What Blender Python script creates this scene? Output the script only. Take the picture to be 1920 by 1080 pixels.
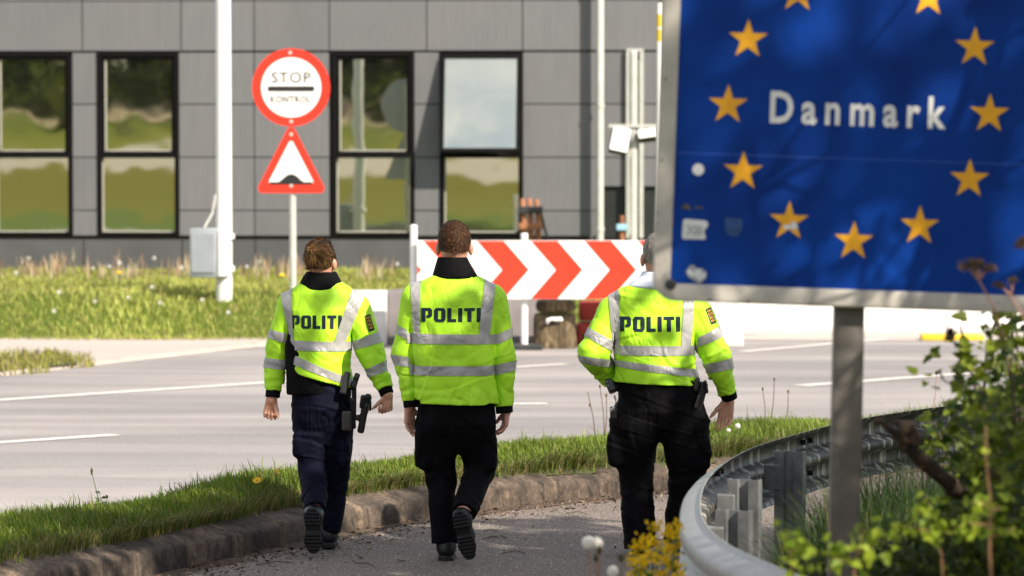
import bpy, bmesh, math, random
import numpy as np
from mathutils import Vector, Matrix
from mathutils.bvhtree import BVHTree

for o in list(bpy.data.objects): bpy.data.objects.remove(o)
random.seed(7); RNG = np.random.default_rng(7)
SC = bpy.context.scene; COL = SC.collection
R = math.radians
# ------------------------------------------------------------------ camera
F = 6400.0                      # focal length in photo pixels (1920 wide)
CAMZ = 2.2
PITCH = math.atan(261 / F)      # horizon at photo row 279
cd = bpy.data.cameras.new('camera'); cam = bpy.data.objects.new('camera', cd); COL.objects.link(cam)
cam.location = (0, 0, CAMZ); cam.rotation_euler = (R(90) - PITCH, 0, 0)
cd.sensor_width = 36; cd.lens = 36 * F / 1920; cd.clip_start = 0.5; cd.clip_end = 3000
cd.dof.use_dof = True; cd.dof.focus_distance = 18.3; cd.dof.aperture_fstop = 3.4
SC.camera = cam
# ------------------------------------------------------------------ light
SUN_AZ, SUN_EL = 46.0, 38.0     # to the right behind the camera
sdir = Vector((math.sin(R(SUN_AZ)) * math.cos(R(SUN_EL)), -math.cos(R(SUN_AZ)) * math.cos(R(SUN_EL)), math.sin(R(SUN_EL))))
sl = bpy.data.lights.new('sun', 'SUN'); so = bpy.data.objects.new('sun', sl); COL.objects.link(so)
sl.energy = 4.6; sl.angle = R(0.5); sl.color = (1.0, 0.91, 0.78)
so.rotation_euler = sdir.to_track_quat('Z', 'Y').to_euler()
so.location = (10, -10, 30)
W = bpy.data.worlds.new("World"); SC.world = W; W.use_nodes = True
nt = W.node_tree; bg = nt.nodes['Background']; bg.inputs[1].default_value = 0.095
sky = nt.nodes.new('ShaderNodeTexSky'); sky.sky_type = 'NISHITA'; sky.sun_disc = False
sky.sun_elevation = R(SUN_EL); sky.sun_rotation = R(180 - SUN_AZ)
# drifting white clouds in the sky itself
tc = nt.nodes.new('ShaderNodeTexCoord'); mp = nt.nodes.new('ShaderNodeMapping'); mp.inputs['Scale'].default_value = (1, 1, 2.2)
ns = nt.nodes.new('ShaderNodeTexNoise'); ns.inputs['Scale'].default_value = 2.6; ns.inputs['Detail'].default_value = 12; ns.inputs['Roughness'].default_value = .68
rp = nt.nodes.new('ShaderNodeValToRGB'); rp.color_ramp.elements[0].position = .44; rp.color_ramp.elements[1].position = .62
mx = nt.nodes.new('ShaderNodeMix'); mx.data_type = 'RGBA'
nt.links.new(tc.outputs['Generated'], mp.inputs[0]); nt.links.new(mp.outputs[0], ns.inputs[0]); nt.links.new(ns.outputs[0], rp.inputs[0])
nt.links.new(rp.outputs[0], mx.inputs[0]); nt.links.new(sky.outputs[0], mx.inputs[6]); mx.inputs[7].default_value = (9.6, 9.1, 8.5, 1)
nt.links.new(mx.outputs[2], bg.inputs[0])
vs = SC.view_settings; SC.display_settings.display_device = 'sRGB'
vs.view_transform = 'Standard'; vs.look = 'None'; vs.gamma = 1; vs.use_curve_mapping = False; vs.exposure = 0.92
SC.cycles.max_bounces = 8; SC.cycles.transparent_max_bounces = 16
try: SC.cycles.use_denoising = True
except Exception: pass
# ------------------------------------------------------------------ photo measurements -> metres
_f = Vector((0, math.cos(PITCH), -math.sin(PITCH))); _u = Vector((0, math.sin(PITCH), math.cos(PITCH)))
def ray(px, py): return _f + Vector(((px - 960) / F, 0, 0)) + _u * ((540 - py) / F)
def at(px, py, Y):
    d = ray(px, py); return Vector((0, 0, CAMZ)) + d * (Y / d.y)
def gnd(px, py, z=0.0):
    d = ray(px, py); return Vector((0, 0, CAMZ)) + d * ((z - CAMZ) / d.z)
# ------------------------------------------------------------------ object helpers
def tag(o, label=None, cat=None, group=None, kind=None):
    if label: o['label'] = label
    if cat: o['category'] = cat
    if group: o['group'] = group
    if kind: o['kind'] = kind
    return o
def thing(name, label, cat, loc=(0, 0, 0), group=None):
    o = bpy.data.objects.new(name, None); COL.objects.link(o); o.location = loc; o.empty_display_size = .1
    return tag(o, label, cat, group)
def link(name, me, mats, parent=None):
    o = bpy.data.objects.new(name, me); COL.objects.link(o)
    if not isinstance(mats, (list, tuple)): mats = [mats]
    for m in mats: me.materials.append(m)
    if parent is not None:
        o.parent = parent
    return o
def wloc(o):
    v = Vector(o.location)
    while o.parent is not None:
        o = o.parent; v += Vector(o.location)
    return v
class MB:
    """collects verts / faces in WORLD coordinates; build() makes them local to the parent"""
    def __init__(s): s.v = []; s.f = []; s.m = []
    def add(s, vs, fs, mi=0):
        b = len(s.v); s.v += [tuple(x) for x in vs]; s.f += [tuple(i + b for i in f) for f in fs]; s.m += [mi] * len(fs); return s
    def box(s, c, h, mi=0, ax=None, bev=0.0):
        c = Vector(c); A = ax or (Vector((1, 0, 0)), Vector((0, 1, 0)), Vector((0, 0, 1)))
        if bev <= 0:
            vs = [c + A[0] * (h[0] * i) + A[1] * (h[1] * j) + A[2] * (h[2] * k) for i in (-1, 1) for j in (-1, 1) for k in (-1, 1)]
            return s.add(vs, [(0, 1, 3, 2), (4, 6, 7, 5), (0, 4, 5, 1), (2, 3, 7, 6), (0, 2, 6, 4), (1, 5, 7, 3)], mi)
        bm = bmesh.new(); bmesh.ops.create_cube(bm, size=2)
        for v in bm.verts: v.co = Vector((v.co.x * h[0], v.co.y * h[1], v.co.z * h[2]))
        bmesh.ops.bevel(bm, geom=list(bm.edges), offset=bev, segments=2, profile=.5, affect='EDGES')
        bm.verts.index_update()
        s.add([c + A[0] * v.co.x + A[1] * v.co.y + A[2] * v.co.z for v in bm.verts], [[v.index for v in f.verts] for f in bm.faces], mi); bm.free(); return s
    def tube(s, pts, rad, n=8, mi=0, cap=True, up=None):
        pts = [Vector(p) for p in pts]
        if not isinstance(rad, (list, tuple)): rad = [rad] * len(pts)
        vs = []; prev = None
        for i, p in enumerate(pts):
            t = (pts[min(i + 1, len(pts) - 1)] - pts[max(i - 1, 0)])
            if t.length < 1e-9: t = Vector((0, 0, 1))
            t.normalize()
            if prev is None:
                prev = t.orthogonal().normalized() if up is None else (Vector(up) - t * Vector(up).dot(t)).normalized()
            a = (prev - t * prev.dot(t)).normalized(); prev = a; b = t.cross(a)
            vs += [p + (a * math.cos(2 * math.pi * k / n) + b * math.sin(2 * math.pi * k / n)) * rad[i] for k in range(n)]
        fs = [(i * n + k, i * n + (k + 1) % n, (i + 1) * n + (k + 1) % n, (i + 1) * n + k) for i in range(len(pts) - 1) for k in range(n)]
        if cap: fs += [tuple(range(n))[::-1], tuple((len(pts) - 1) * n + k for k in range(n))]
        return s.add(vs, fs, mi)
    def lathe(s, c, prof, n=24, mi=0, ax=None):
        c = Vector(c); A = ax or (Vector((1, 0, 0)), Vector((0, 1, 0)), Vector((0, 0, 1)))
        vs = [c + (A[0] * math.cos(2 * math.pi * k / n) + A[1] * math.sin(2 * math.pi * k / n)) * r + A[2] * z for r, z in prof for k in range(n)]
        fs = [(i * n + k, i * n + (k + 1) % n, (i + 1) * n + (k + 1) % n, (i + 1) * n + k) for i in range(len(prof) - 1) for k in range(n)]
        return s.add(vs, fs + [tuple(range(n))[::-1], tuple((len(prof) - 1) * n + k for k in range(n))], mi)
    def prism(s, poly, c, ax, depth, mi=0, sides=None):
        """poly: (u,v) outline; ax = (u axis, v axis, n axis); extruded from n=0 to n=depth"""
        c = Vector(c); n = len(poly)
        vs = [c + ax[0] * u + ax[1] * v for u, v in poly] + [c + ax[0] * u + ax[1] * v + ax[2] * depth for u, v in poly]
        fs = [tuple(range(n))[::-1], tuple(range(n, 2 * n))]; s.add(vs, fs + [(i, (i + 1) % n, n + (i + 1) % n, n + i) for i in range(n)], mi)
        return s
    def build(s, name, mats, parent=None, smooth=False, fix=True, angle=None):
        off = wloc(parent) if parent is not None else Vector((0, 0, 0))
        me = bpy.data.meshes.new(name)
        me.from_pydata([(x[0] - off.x, x[1] - off.y, x[2] - off.z) for x in s.v], [], s.f)
        me.polygons.foreach_set('material_index', s.m)
        if fix:
            bm = bmesh.new(); bm.from_mesh(me); bmesh.ops.recalc_face_normals(bm, faces=bm.faces); bm.to_mesh(me); bm.free()
        if smooth: me.polygons.foreach_set('use_smooth', [True] * len(me.polygons))
        if angle is not None:
            me.polygons.foreach_set('use_smooth', [True] * len(me.polygons)); me.set_sharp_from_angle(angle=R(angle))
        me.update()
        return link(name, me, mats, parent)
def npmesh(name, V, Fq, mats, parent=None, smooth=True, cols=None, attr=None):
    """fast mesh from numpy (V world coords, Fq (n,k) faces)"""
    off = wloc(parent) if parent is not None else Vector((0, 0, 0))
    me = bpy.data.meshes.new(name); V = np.asarray(V, np.float32) - np.array(off, np.float32)
    k = Fq.shape[1]
    me.vertices.add(len(V)); me.vertices.foreach_set('co', V.ravel())
    me.loops.add(len(Fq) * k); me.loops.foreach_set('vertex_index', Fq.astype(np.int32).ravel())
    me.polygons.add(len(Fq)); me.polygons.foreach_set('loop_start', np.arange(0, len(Fq) * k, k, dtype=np.int32))
    me.update(calc_edges=True)
    if smooth: me.polygons.foreach_set('use_smooth', np.ones(len(Fq), bool))
    if cols is not None:
        a = me.color_attributes.new('tint', 'FLOAT_COLOR', 'POINT'); c4 = np.ones((len(V), 4), np.float32); c4[:, :3] = cols; a.data.foreach_set('color', c4.ravel())
    me.validate(); 
    return link(name, me, mats, parent)
# ------------------------------------------------------------------ materials
def nodes(name):
    m = bpy.data.materials.new(name); m.use_nodes = True; t = m.node_tree
    return m, t, t.nodes['Principled BSDF']
def N(t, typ, **kw):
    n = t.nodes.new('ShaderNode' + typ)
    for k, v in kw.items():
        if k in n.inputs: n.inputs[k].default_value = v
        else: setattr(n, k, v)
    return n
def ramp(t, src, stops):
    r = t.nodes.new('ShaderNodeValToRGB'); e = r.color_ramp.elements
    while len(e) < len(stops): e.new(.5)
    for i, (p, c) in enumerate(stops): e[i].position = p; e[i].color = (*c, 1) if len(c) == 3 else c
    t.links.new(src, r.inputs[0]); return r.outputs[0]
def mixc(t, fac, a, b, blend='MIX'):
    m = t.nodes.new('ShaderNodeMix'); m.data_type = 'RGBA'; m.blend_type = blend
    for i, x in ((0, fac), (6, a), (7, b)):
        if hasattr(x, 'node'): t.links.new(x, m.inputs[i])
        elif i == 0: m.inputs[0].default_value = x
        else: m.inputs[i].default_value = (*x, 1)
    return m.outputs[2]
def coord(t, scale=(1, 1, 1), rot=(0, 0, 0)):
    c = t.nodes.new('ShaderNodeTexCoord'); m = t.nodes.new('ShaderNodeMapping'); m.inputs['Scale'].default_value = scale; m.inputs['Rotation'].default_value = rot
    t.links.new(c.outputs['Object'], m.inputs[0]); return m.outputs[0]
def noise(t, vec, scale=5, detail=4, rough=.55, dist=0):
    n = N(t, 'TexNoise', Scale=scale, Detail=detail, Roughness=rough, Distortion=dist); t.links.new(vec, n.inputs['Vector']); return n.outputs[0]
def bump(t, b, src, strength=.3, dist=.01):
    n = N(t, 'Bump', Strength=strength, Distance=dist); t.links.new(src, n.inputs['Height']); t.links.new(n.outputs[0], b.inputs['Normal'])
def mat(name, col, rough=.6, var=.25, scale=6, stretch=(1, 1, 1), bmp=0., bscale=40, bdist=.003, metal=0., spec=.5, dark=None, detail=5):
    m, t, b = nodes(name); v = coord(t, stretch); n = noise(t, v, scale, detail)
    d = dark or tuple(c * (1 - var) for c in col); l = tuple(min(1, c * (1 + var * .6)) for c in col)
    t.links.new(ramp(t, n, [(.3, d), (.7, l)]), b.inputs['Base Color'])
    b.inputs['Roughness'].default_value = rough; b.inputs['Metallic'].default_value = metal; b.inputs['Specular IOR Level'].default_value = spec
    if bmp: bump(t, b, noise(t, v, bscale, 3), bmp, bdist)
    return m
# ------------------------------------------------------------------ signed-distance modelling (organic closed surfaces)
def _len(a): return np.sqrt((a * a).sum(-1))
def rc(a, b, ra, rb):
    a = np.array(a, np.float32); b = np.array(b, np.float32); ba = b - a; L = max(float(ba @ ba), 1e-9)
    def f(p):
        h = np.clip(((p - a) @ ba) / L, 0, 1); return _len(p - a - h[:, None] * ba) - (ra + (rb - ra) * h)
    f.c = (a + b) / 2; f.r = math.sqrt(L) / 2 + max(ra, rb); return f
def ell(c, r, rot=None):
    c = np.array(c, np.float32); r = np.array(r, np.float32); M = None if rot is None else np.array(rot, np.float32)
    def f(p):
        q = p - c
        if M is not None: q = q @ M
        k0 = _len(q / r); k1 = _len(q / (r * r)) + 1e-6; return k0 * (k0 - 1) / k1
    f.c = c; f.r = float(r.max()); return f
def rbox(c, ax, half, rad):
    c = np.array(c, np.float32); A = np.array(ax, np.float32); h = np.array(half, np.float32) - rad
    def f(p):
        q = np.abs((p - c) @ A.T) - h; return _len(np.maximum(q, 0)) + np.minimum(q.max(-1), 0) - rad
    f.c = c; f.r = float(_len(np.array(half))); return f
def stack(lv, n=2.3):
    """lv: (z, cx, cy, a, b) cross-sections; superellipse rings between the lowest and highest level"""
    lv = sorted(lv); Z = np.array([l[0] for l in lv]); T = np.array([l[1:] for l in lv])
    def f(p):
        z = p[:, 2]; cx, cy, a, b = (np.interp(z, Z, T[:, i]) for i in range(4))
        r = (np.abs((p[:, 0] - cx) / a) ** n + np.abs((p[:, 1] - cy) / b) ** n) ** (1 / n)
        d = (r - 1) * np.minimum(a, b); return np.maximum(d, np.maximum(Z[0] - z, z - Z[-1])).astype(np.float32)
    f.c = np.array([T[:, 0].mean(), T[:, 1].mean(), (Z[0] + Z[-1]) / 2]); f.r = float(math.hypot((Z[-1] - Z[0]) / 2, T[:, 2:].max() * 1.5)); return f
def smin(a, b, k):
    if k <= 0: return np.minimum(a, b)
    h = np.clip(.5 + .5 * (b - a) / k, 0, 1); return b * (1 - h) + a * h - k * h * (1 - h)
class Sdf:
    def __init__(s): s.ops = []
    def u(s, f, k=.02): s.ops.append(('u', f, k)); return s
    def cut(s, f): s.ops.append(('i', f, 0)); return s       # keep where f < 0
    def sub(s, f, k=.0): s.ops.append(('s', f, k)); return s
    def disp(s, f): s.ops.append(('d', f, 0)); return s
    def ev(s, p, cull=True):
        d = np.full(len(p), 10., np.float32)
        for op, f, k in s.ops:
            if op == 'u':
                if cull and hasattr(f, 'c'):
                    m = ((p - f.c) ** 2).sum(-1) < (f.r + .1) ** 2
                    if m.any(): d[m] = smin(d[m], f(p[m]), k)
                else: d = smin(d, f(p), k)
            elif op == 'i': d = np.maximum(d, f(p))
            elif op == 's': d = np.maximum(d, -f(p))
            else: d = d + f(p)
        return d
    def mesh(s, lo, hi, h, B=8):
        lo = np.array(lo, np.float32); hi = np.array(hi, np.float32); nb = np.ceil((hi - lo) / (h * B)).astype(int); n = nb * B
        V = np.empty(n, np.float32)
        bi = np.stack(np.meshgrid(*[np.arange(k) for k in nb], indexing='ij'), -1).reshape(-1, 3)
        cd_ = s.ev((lo + (bi * B + (B - 1) / 2) * h).astype(np.float32), False)
        V[:] = np.repeat(np.repeat(np.repeat(cd_.reshape(nb), B, 0), B, 1), B, 2)
        act = bi[np.abs(cd_) < h * B * 1.25 + .02]
        g = np.stack(np.meshgrid(*[np.arange(B)] * 3, indexing='ij'), -1).reshape(-1, 3)
        for ch in np.array_split(act, max(1, len(act) // 600)):
            idx = (ch[:, None, :] * B + g[None]).reshape(-1, 3)
            V[idx[:, 0], idx[:, 1], idx[:, 2]] = s.ev((lo + idx * h).astype(np.float32))
        ins = V < 0; c8 = np.zeros(n - 1, np.int8)
        for a in (0, 1):
            for b in (0, 1):
                for c in (0, 1): c8 += ins[a:n[0] - 1 + a, b:n[1] - 1 + b, c:n[2] - 1 + c]
        C = np.argwhere((c8 > 0) & (c8 < 8)); vid = np.full(n - 1, -1, np.int32); vid[C[:, 0], C[:, 1], C[:, 2]] = np.arange(len(C))
        acc = np.zeros((len(C), 3), np.float32); cnt = np.zeros(len(C), np.float32)
        cor = [(a, b, c) for a in (0, 1) for b in (0, 1) for c in (0, 1)]
        for i, a in enumerate(cor):
            for b in cor[i + 1:]:
                if sum(x != y for x, y in zip(a, b)) != 1: continue
                va = V[C[:, 0] + a[0], C[:, 1] + a[1], C[:, 2] + a[2]]; vb = V[C[:, 0] + b[0], C[:, 1] + b[1], C[:, 2] + b[2]]
                m = (va < 0) != (vb < 0); t = (va / np.where(m, va - vb, 1))[m][:, None]
                acc[m] += np.array(a, np.float32) * (1 - t) + np.array(b, np.float32) * t; cnt[m] += 1
        P = lo + (C + acc / np.maximum(cnt, 1)[:, None]) * h
        Fs = []
        for ax in range(3):
            o1, o2 = [(1, 2), (2, 0), (0, 1)][ax]
            sl0 = [slice(None)] * 3; sl1 = [slice(None)] * 3; sl0[ax] = slice(0, -1); sl1[ax] = slice(1, None)
            E = np.argwhere(ins[tuple(sl0)] != ins[tuple(sl1)]); E = E[(E[:, o1] > 0) & (E[:, o2] > 0) & (E[:, o1] < n[o1] - 1) & (E[:, o2] < n[o2] - 1)]
            q = []
            for d1, d2 in ((1, 1), (0, 1), (0, 0), (1, 0)):
                e = E.copy(); e[:, o1] -= d1; e[:, o2] -= d2; q.append(vid[e[:, 0], e[:, 1], e[:, 2]])
            q = np.stack(q, 1); fl = ~ins[E[:, 0], E[:, 1], E[:, 2]]; q[fl] = q[fl][:, ::-1]; Fs.append(q)
        Fq = np.concatenate(Fs); Fq = Fq[(Fq >= 0).all(1)]
        return P, Fq
def sines(seed, freq, n=6, stretch=(1, 1, 1)):
    """cheap smooth 3-D noise made of warped sine waves, about -1..1"""
    g = np.random.default_rng(seed); D = g.normal(size=(n, 3)); D /= np.linalg.norm(D, axis=1)[:, None]; D = D * np.array(stretch) * freq * g.uniform(.6, 1.5, (n, 1)); ph = g.uniform(0, 6.28, n)
    w = g.normal(size=(3, 3)) * freq * .35
    def f(p):
        q = p + np.sin(p @ w) * (.35 / freq)
        return np.sin(q @ D.T + ph).sum(1) / n * 1.6
    return f
# ------------------------------------------------------------------ setting: terrain, road, path, verge, kerb
KERB = [(-9, 4.5), (-6, 10.0), (-4, 12.9), (-2.6, 15.8), (-2, 17.1), (-1.6, 18.0), (-1.17, 19.0), (-.81, 19.75), (-.19, 20.65), (.42, 21.3), (.99, 21.8), (2.68, 23.2), (6, 25.8), (14, 31.5)]
FAR = [(-11, 7.0), (-6, 13.6), (-2.73, 18.25), (-1.9, 19.6), (-1.3, 20.8), (-.87, 21.4), (-.54, 21.75), (-.1, 22.35), (.21, 22.9), (.69, 23.5), (1.35, 24.2), (2.34, 24.8), (3.3, 25.4), (6.5, 28.3), (14, 35)]
def resample(pts, step):
    p = np.array(pts, float)
    # smooth with Chaikin
    for _ in range(3):
        q = [p[0]]
        for a, b in zip(p[:-1], p[1:]): q += [a * .75 + b * .25, a * .25 + b * .75]
        q.append(p[-1]); p = np.array(q)
    s = np.concatenate([[0], np.cumsum(np.linalg.norm(np.diff(p, axis=0), axis=1))]); t = np.arange(0, s[-1], step)
    return np.stack([np.interp(t, s, p[:, i]) for i in range(p.shape[1])], 1)
KC = resample(KERB, .02); FC = resample(FAR, .05)
KT = np.gradient(KC, axis=0); KT /= np.linalg.norm(KT, axis=1)[:, None]; KN = np.stack([-KT[:, 1], KT[:, 0]], 1)   # toward the verge
def kerb_y(x): return np.interp(x, KC[:, 0], KC[:, 1])
def far_y(x): return np.interp(x, FC[:, 0], FC[:, 1])
RAIL = [(2.1, 8.6), (1.42, 9.8), (.99, 11.0), (.81, 11.75), (.735, 12.3), (.72, 12.9), (.75, 13.55), (.81, 14.3), (.93, 15.1), (1.12, 15.97), (1.37, 16.65), (1.63, 17.3), (1.95, 17.95), (2.5, 18.75), (3.6, 20.1), (5.5, 22)]
RC = resample(RAIL, .04)
def sstep(a, b, x): t = np.clip((x - a) / (b - a), 0, 1); return t * t * (3 - 2 * t)
_gn = sines(91, .35, 6); _gn2 = sines(92, 3., 6)
def rail_d(x, y):
    """signed distance right of the guard rail (positive = bank side)"""
    p = np.stack([x, y], -1).reshape(-1, 2); out = np.empty(len(p))
    T = np.gradient(RC, axis=0); T /= np.linalg.norm(T, axis=1)[:, None]
    for ch in np.array_split(np.arange(len(p)), max(1, len(p) // 4000)):
        d = p[ch][:, None] - RC[None, ::3]; k = (d ** 2).sum(-1).argmin(1); dd = d[np.arange(len(ch)), k]; t = T[::3][k]
        out[ch] = dd[:, 0] * t[:, 1] - dd[:, 1] * t[:, 0]
    return out.reshape(np.shape(x))
def height(x, y):
    x = np.asarray(x, float); y = np.asarray(y, float); z = np.full(np.broadcast(x, y).shape, -.03)
    p = np.stack([x.ravel(), y.ravel(), 0 * x.ravel()], 1)
    lawn = sstep(39.3, 41.6, y) * sstep(2.3, 1.3, x) * (.46 + .02 * _gn2(p).reshape(x.shape) * (y < 60)); z = z + lawn
    near = (y < 24) & (y > 2) & (np.abs(x) < 14)
    if near.any():
        d = rail_d(x[near], y[near]); up = sstep(.05, .45, d) * .20 + sstep(.3, 1.3, d) * sstep(15.5, 10, y[near]) * .42
        z[near] += up * (1 + .1 * _gn2(p[near.ravel()] * 1.)) * sstep(2, 6, y[near])
    hill = sstep(-14, -45, y) * 1.9 + sstep(-40, -64, y) * 2.2 + sstep(-62, -78, y) * 2.6 + np.clip(-78 - y, 0, 200) * .03
    return z + hill + (y < -15) * _gn(p).reshape(x.shape) * .12
M_GROUND, t, b = nodes('soil_and_grass'); v = coord(t)
sx = N(t, 'SeparateXYZ'); t.links.new(v, sx.inputs[0])
n1 = noise(t, v, .6, 6); n2 = noise(t, v, 7, 5)
gcol = mixc(t, n2, (.045, .075, .010), (.11, .15, .022)); dirt = mixc(t, n2, (.06, .042, .025), (.14, .10, .06))
nl = noise(t, v, .055, 2, .5); y0_ = N(t, 'Math', operation='MULTIPLY_ADD'); t.links.new(nl, y0_.inputs[0]); y0_.inputs[1].default_value = 26; t.links.new(sx.outputs[1], y0_.inputs[2]); y1_ = N(t, 'Math', operation='SUBTRACT'); t.links.new(y0_.outputs[0], y1_.inputs[0]); y1_.inputs[1].default_value = 11
yy = N(t, 'Math', operation='MULTIPLY_ADD'); t.links.new(n1, yy.inputs[0]); yy.inputs[1].default_value = 4; t.links.new(y1_.outputs[0], yy.inputs[2])
mr = N(t, 'MapRange'); mr.inputs[1].default_value = -100; mr.inputs[2].default_value = 0; t.links.new(yy.outputs[0], mr.inputs[0])
hillc = ramp(t, mr.outputs[0], [(0, (.05, .05, .015)), (.372, (.05, .06, .012)), (.385, (.40, .31, .21)), (.475, (.38, .30, .20)), (.49, (.09, .11, .012)), (.57, (.15, .15, .02)), (.585, (.36, .32, .27)), (.685, (.36, .32, .27)), (.70, (.125, .118, .016)), (1, (.13, .125, .018))])
isb = N(t, 'Math', operation='LESS_THAN'); t.links.new(sx.outputs[1], isb.inputs[0]); isb.inputs[1].default_value = -10
t.links.new(mixc(t, isb.outputs[0], gcol, hillc), b.inputs['Base Color']); b.inputs['Roughness'].default_value = .95
b.inputs['Specular IOR Level'].default_value = .1; bump(t, b, n2, .6, .03)
def grid_sheet(xs, ys, zf, name, m, kind='structure', mask=None):
    X, Y = np.meshgrid(xs, ys, indexing='ij'); Z = zf(X, Y); V = np.stack([X, Y, Z], -1).reshape(-1, 3); n = len(ys)
    i, j = np.meshgrid(np.arange(len(xs) - 1), np.arange(n - 1), indexing='ij'); a = (i * n + j).ravel(); Q = np.stack([a, a + n, a + n + 1, a + 1], 1)
    return tag(npmesh(name, V, Q, m), kind=kind)
xs = np.unique(np.concatenate([np.linspace(-500, -40, 12), np.linspace(-40, -12, 15), np.linspace(-12, 12, 97), np.linspace(12, 40, 15), np.linspace(40, 500, 12)]))
ys = np.unique(np.concatenate([np.linspace(-600, -110, 14), np.linspace(-110, 0, 56), np.linspace(0, 26, 105), np.linspace(26, 56, 61), np.linspace(56, 600, 14)]))
grid_sheet(xs, ys, height, 'ground', M_GROUND)
# asphalt road: pale, tyre-polished streaks along the lanes
def asphalt(name, base, streak, rot, sp=(.5, .5, .5), amt=.5):
    m, t, b = nodes(name); v = coord(t); w = coord(t, (.16, 1.0, 1), (0, 0, R(rot)))
    st = noise(t, w, .9, 4, .55, .8); gr = noise(t, v, 180, 3); bl = noise(t, v, .35, 4); gr2 = noise(t, v, 55, 2)
    c = mixc(t, ramp(t, st, [(.35, (0, 0, 0)), (.7, (1, 1, 1))]), base, streak); c = mixc(t, ramp(t, bl, [(.35, (0, 0, 0)), (.75, (amt, amt, amt))]), c, tuple(x * .72 for x in base))
    c = mixc(t, ramp(t, gr, [(.32, (1, 1, 1)), (.46, (0, 0, 0))]), c, tuple(x * .45 for x in base)); c = mixc(t, ramp(t, gr, [(.60, (0, 0, 0)), (.72, (1, 1, 1))]), c, sp)
    c = mixc(t, ramp(t, gr2, [(.62, (0, 0, 0)), (.67, (.9, .9, .9))]), c, tuple(x * 1.25 for x in sp))
    t.links.new(c, b.inputs['Base Color']); b.inputs['Roughness'].default_value = .85; b.inputs['Specular IOR Level'].default_value = .25; bump(t, b, gr, .5, .004); return m
M_ROAD = asphalt('road_asphalt', (.222, .208, .207), (.385, .352, .332), -50, (.37, .35, .335), .45)
M_PATH = asphalt('path_asphalt', (.118, .096, .083), (.20, .163, .138), -38, (.46, .41, .37), .5)
M_PAVE = asphalt('pale_paving', (.42, .36, .33), (.52, .45, .40), 20, (.5, .45, .42), .3)
def strip(ca, cb, z, name, m, ka=None):
    V = np.concatenate([np.c_[ca, np.full(len(ca), z)], np.c_[cb, np.full(len(cb), z)]]); n = len(ca); i = np.arange(n - 1); return tag(npmesh(name, V, np.stack([i, i + 1, i + 1 + n, i + n], 1), m), kind='structure')
mid_ = np.stack([FC[:, 0], np.maximum(FC[:, 1] - .5, kerb_y(FC[:, 0]) + .05)], 1)
rx = np.linspace(-60, 60, 121); ry = np.where(rx < FC[0, 0], FC[0, 1] - .5, np.where(rx > FC[-1, 0], FC[-1, 1] - .5, np.interp(rx, mid_[:, 0], mid_[:, 1])))
strip(np.stack([rx, ry], 1), np.stack([rx, np.full(121, 40.2)], 1), 0.0, 'road', M_ROAD)
pa = KC + KN * .03
rail_x = np.interp(pa[:, 1], RC[:, 1], RC[:, 0]); pbx = np.where(pa[:, 1] < 8.6, 3., rail_x)
V_ = np.stack([np.linspace(-9, 5.4, 100), np.zeros(100)], 1)
py_ = np.linspace(4.6, 22, 120)
lx = np.interp(py_, KC[:, 1], KC[:, 0]) - .05; rxx = np.where(py_ < 8.6, 2.0, np.interp(py_, RC[:, 1], RC[:, 0])) + .12
strip(np.stack([rxx, py_], 1), np.stack([lx, py_], 1), .002, 'path', M_PATH)
tri = MB(); tri.add([(5.6, 22.0, .002), (lx[-1], 22.0, .002), (2.68, 23.24, .002), (6, 25.84, .002), (14, 31.5, .002), (16, 30, .002)], [(0, 1, 2, 3, 4, 5)]); tag(tri.build('path', M_PATH), kind='structure')
# pale paving between the road and the lawn
pv = MB(); pv.add([(2.3, 39.2, .004), (16, 38.2, .004), (16, 42.5, .004), (1.9, 42.5, .004)], [(0, 1, 2, 3)]); pv.add([(-40, 33.4, .004), (-4.96, 33.1, .004), (-4.1, 35.2, .004), (-2.9, 38.0, .004), (-1.2, 39.3, .004), (3, 40.3, .004), (-1, 40.4, .004), (-40, 40.4, .004)], [tuple(range(8))]); tag(pv.build('pavement', M_PAVE), kind='structure')
ed = MB()
for a, b_ in (((-8, 32.2), (-4.96, 33.1)), ((-4.96, 33.1), (-4.1, 35.2)), ((-4.1, 35.2), (-2.9, 38.0)), ((-2.9, 38.0), (-1.2, 39.3))):
    a = Vector((*a, 0)); b_ = Vector((*b_, 0)); d = (b_ - a).normalized(); ed.box((a + b_) / 2 + Vector((0, 0, .0)), ((b_ - a).length / 2 + .02, .07, .03), ax=(d, Vector((-d.y, d.x, 0)), Vector((0, 0, 1))))
M_KERBP = mat('pale_kerb', (.46, .40, .35), .8, .15, 4, bmp=.2); tag(ed.build('pavement_kerb', M_KERBP), kind='structure')
# painted lines
M_LINE = mat('road_paint', (.62, .59, .55), .75, .22, 16, bmp=.1, dark=(.40, .37, .34))
def line(p0, p1, w):
    a, b_ = gnd(*p0), gnd(*p1); d = (b_ - a).normalized(); n = Vector((-d.y, d.x, 0)) * w / 2; z = Vector((0, 0, .005))
    mb = MB(); mb.add([a - n + z, b_ - n + z, b_ + n + z, a + n + z], [(0, 1, 2, 3)]); return tag(mb.build('road_line', M_LINE), kind='structure')
line((-160, 761), (560, 714), .19); line((-330, 852), (217, 816), .17); line((780, 759), (1026, 757.5), .17)
line((860, 695), (1062, 683), .16); line((1500, 724), (1830, 699), .19); line((1390, 660), (1660, 636), .16)
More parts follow.
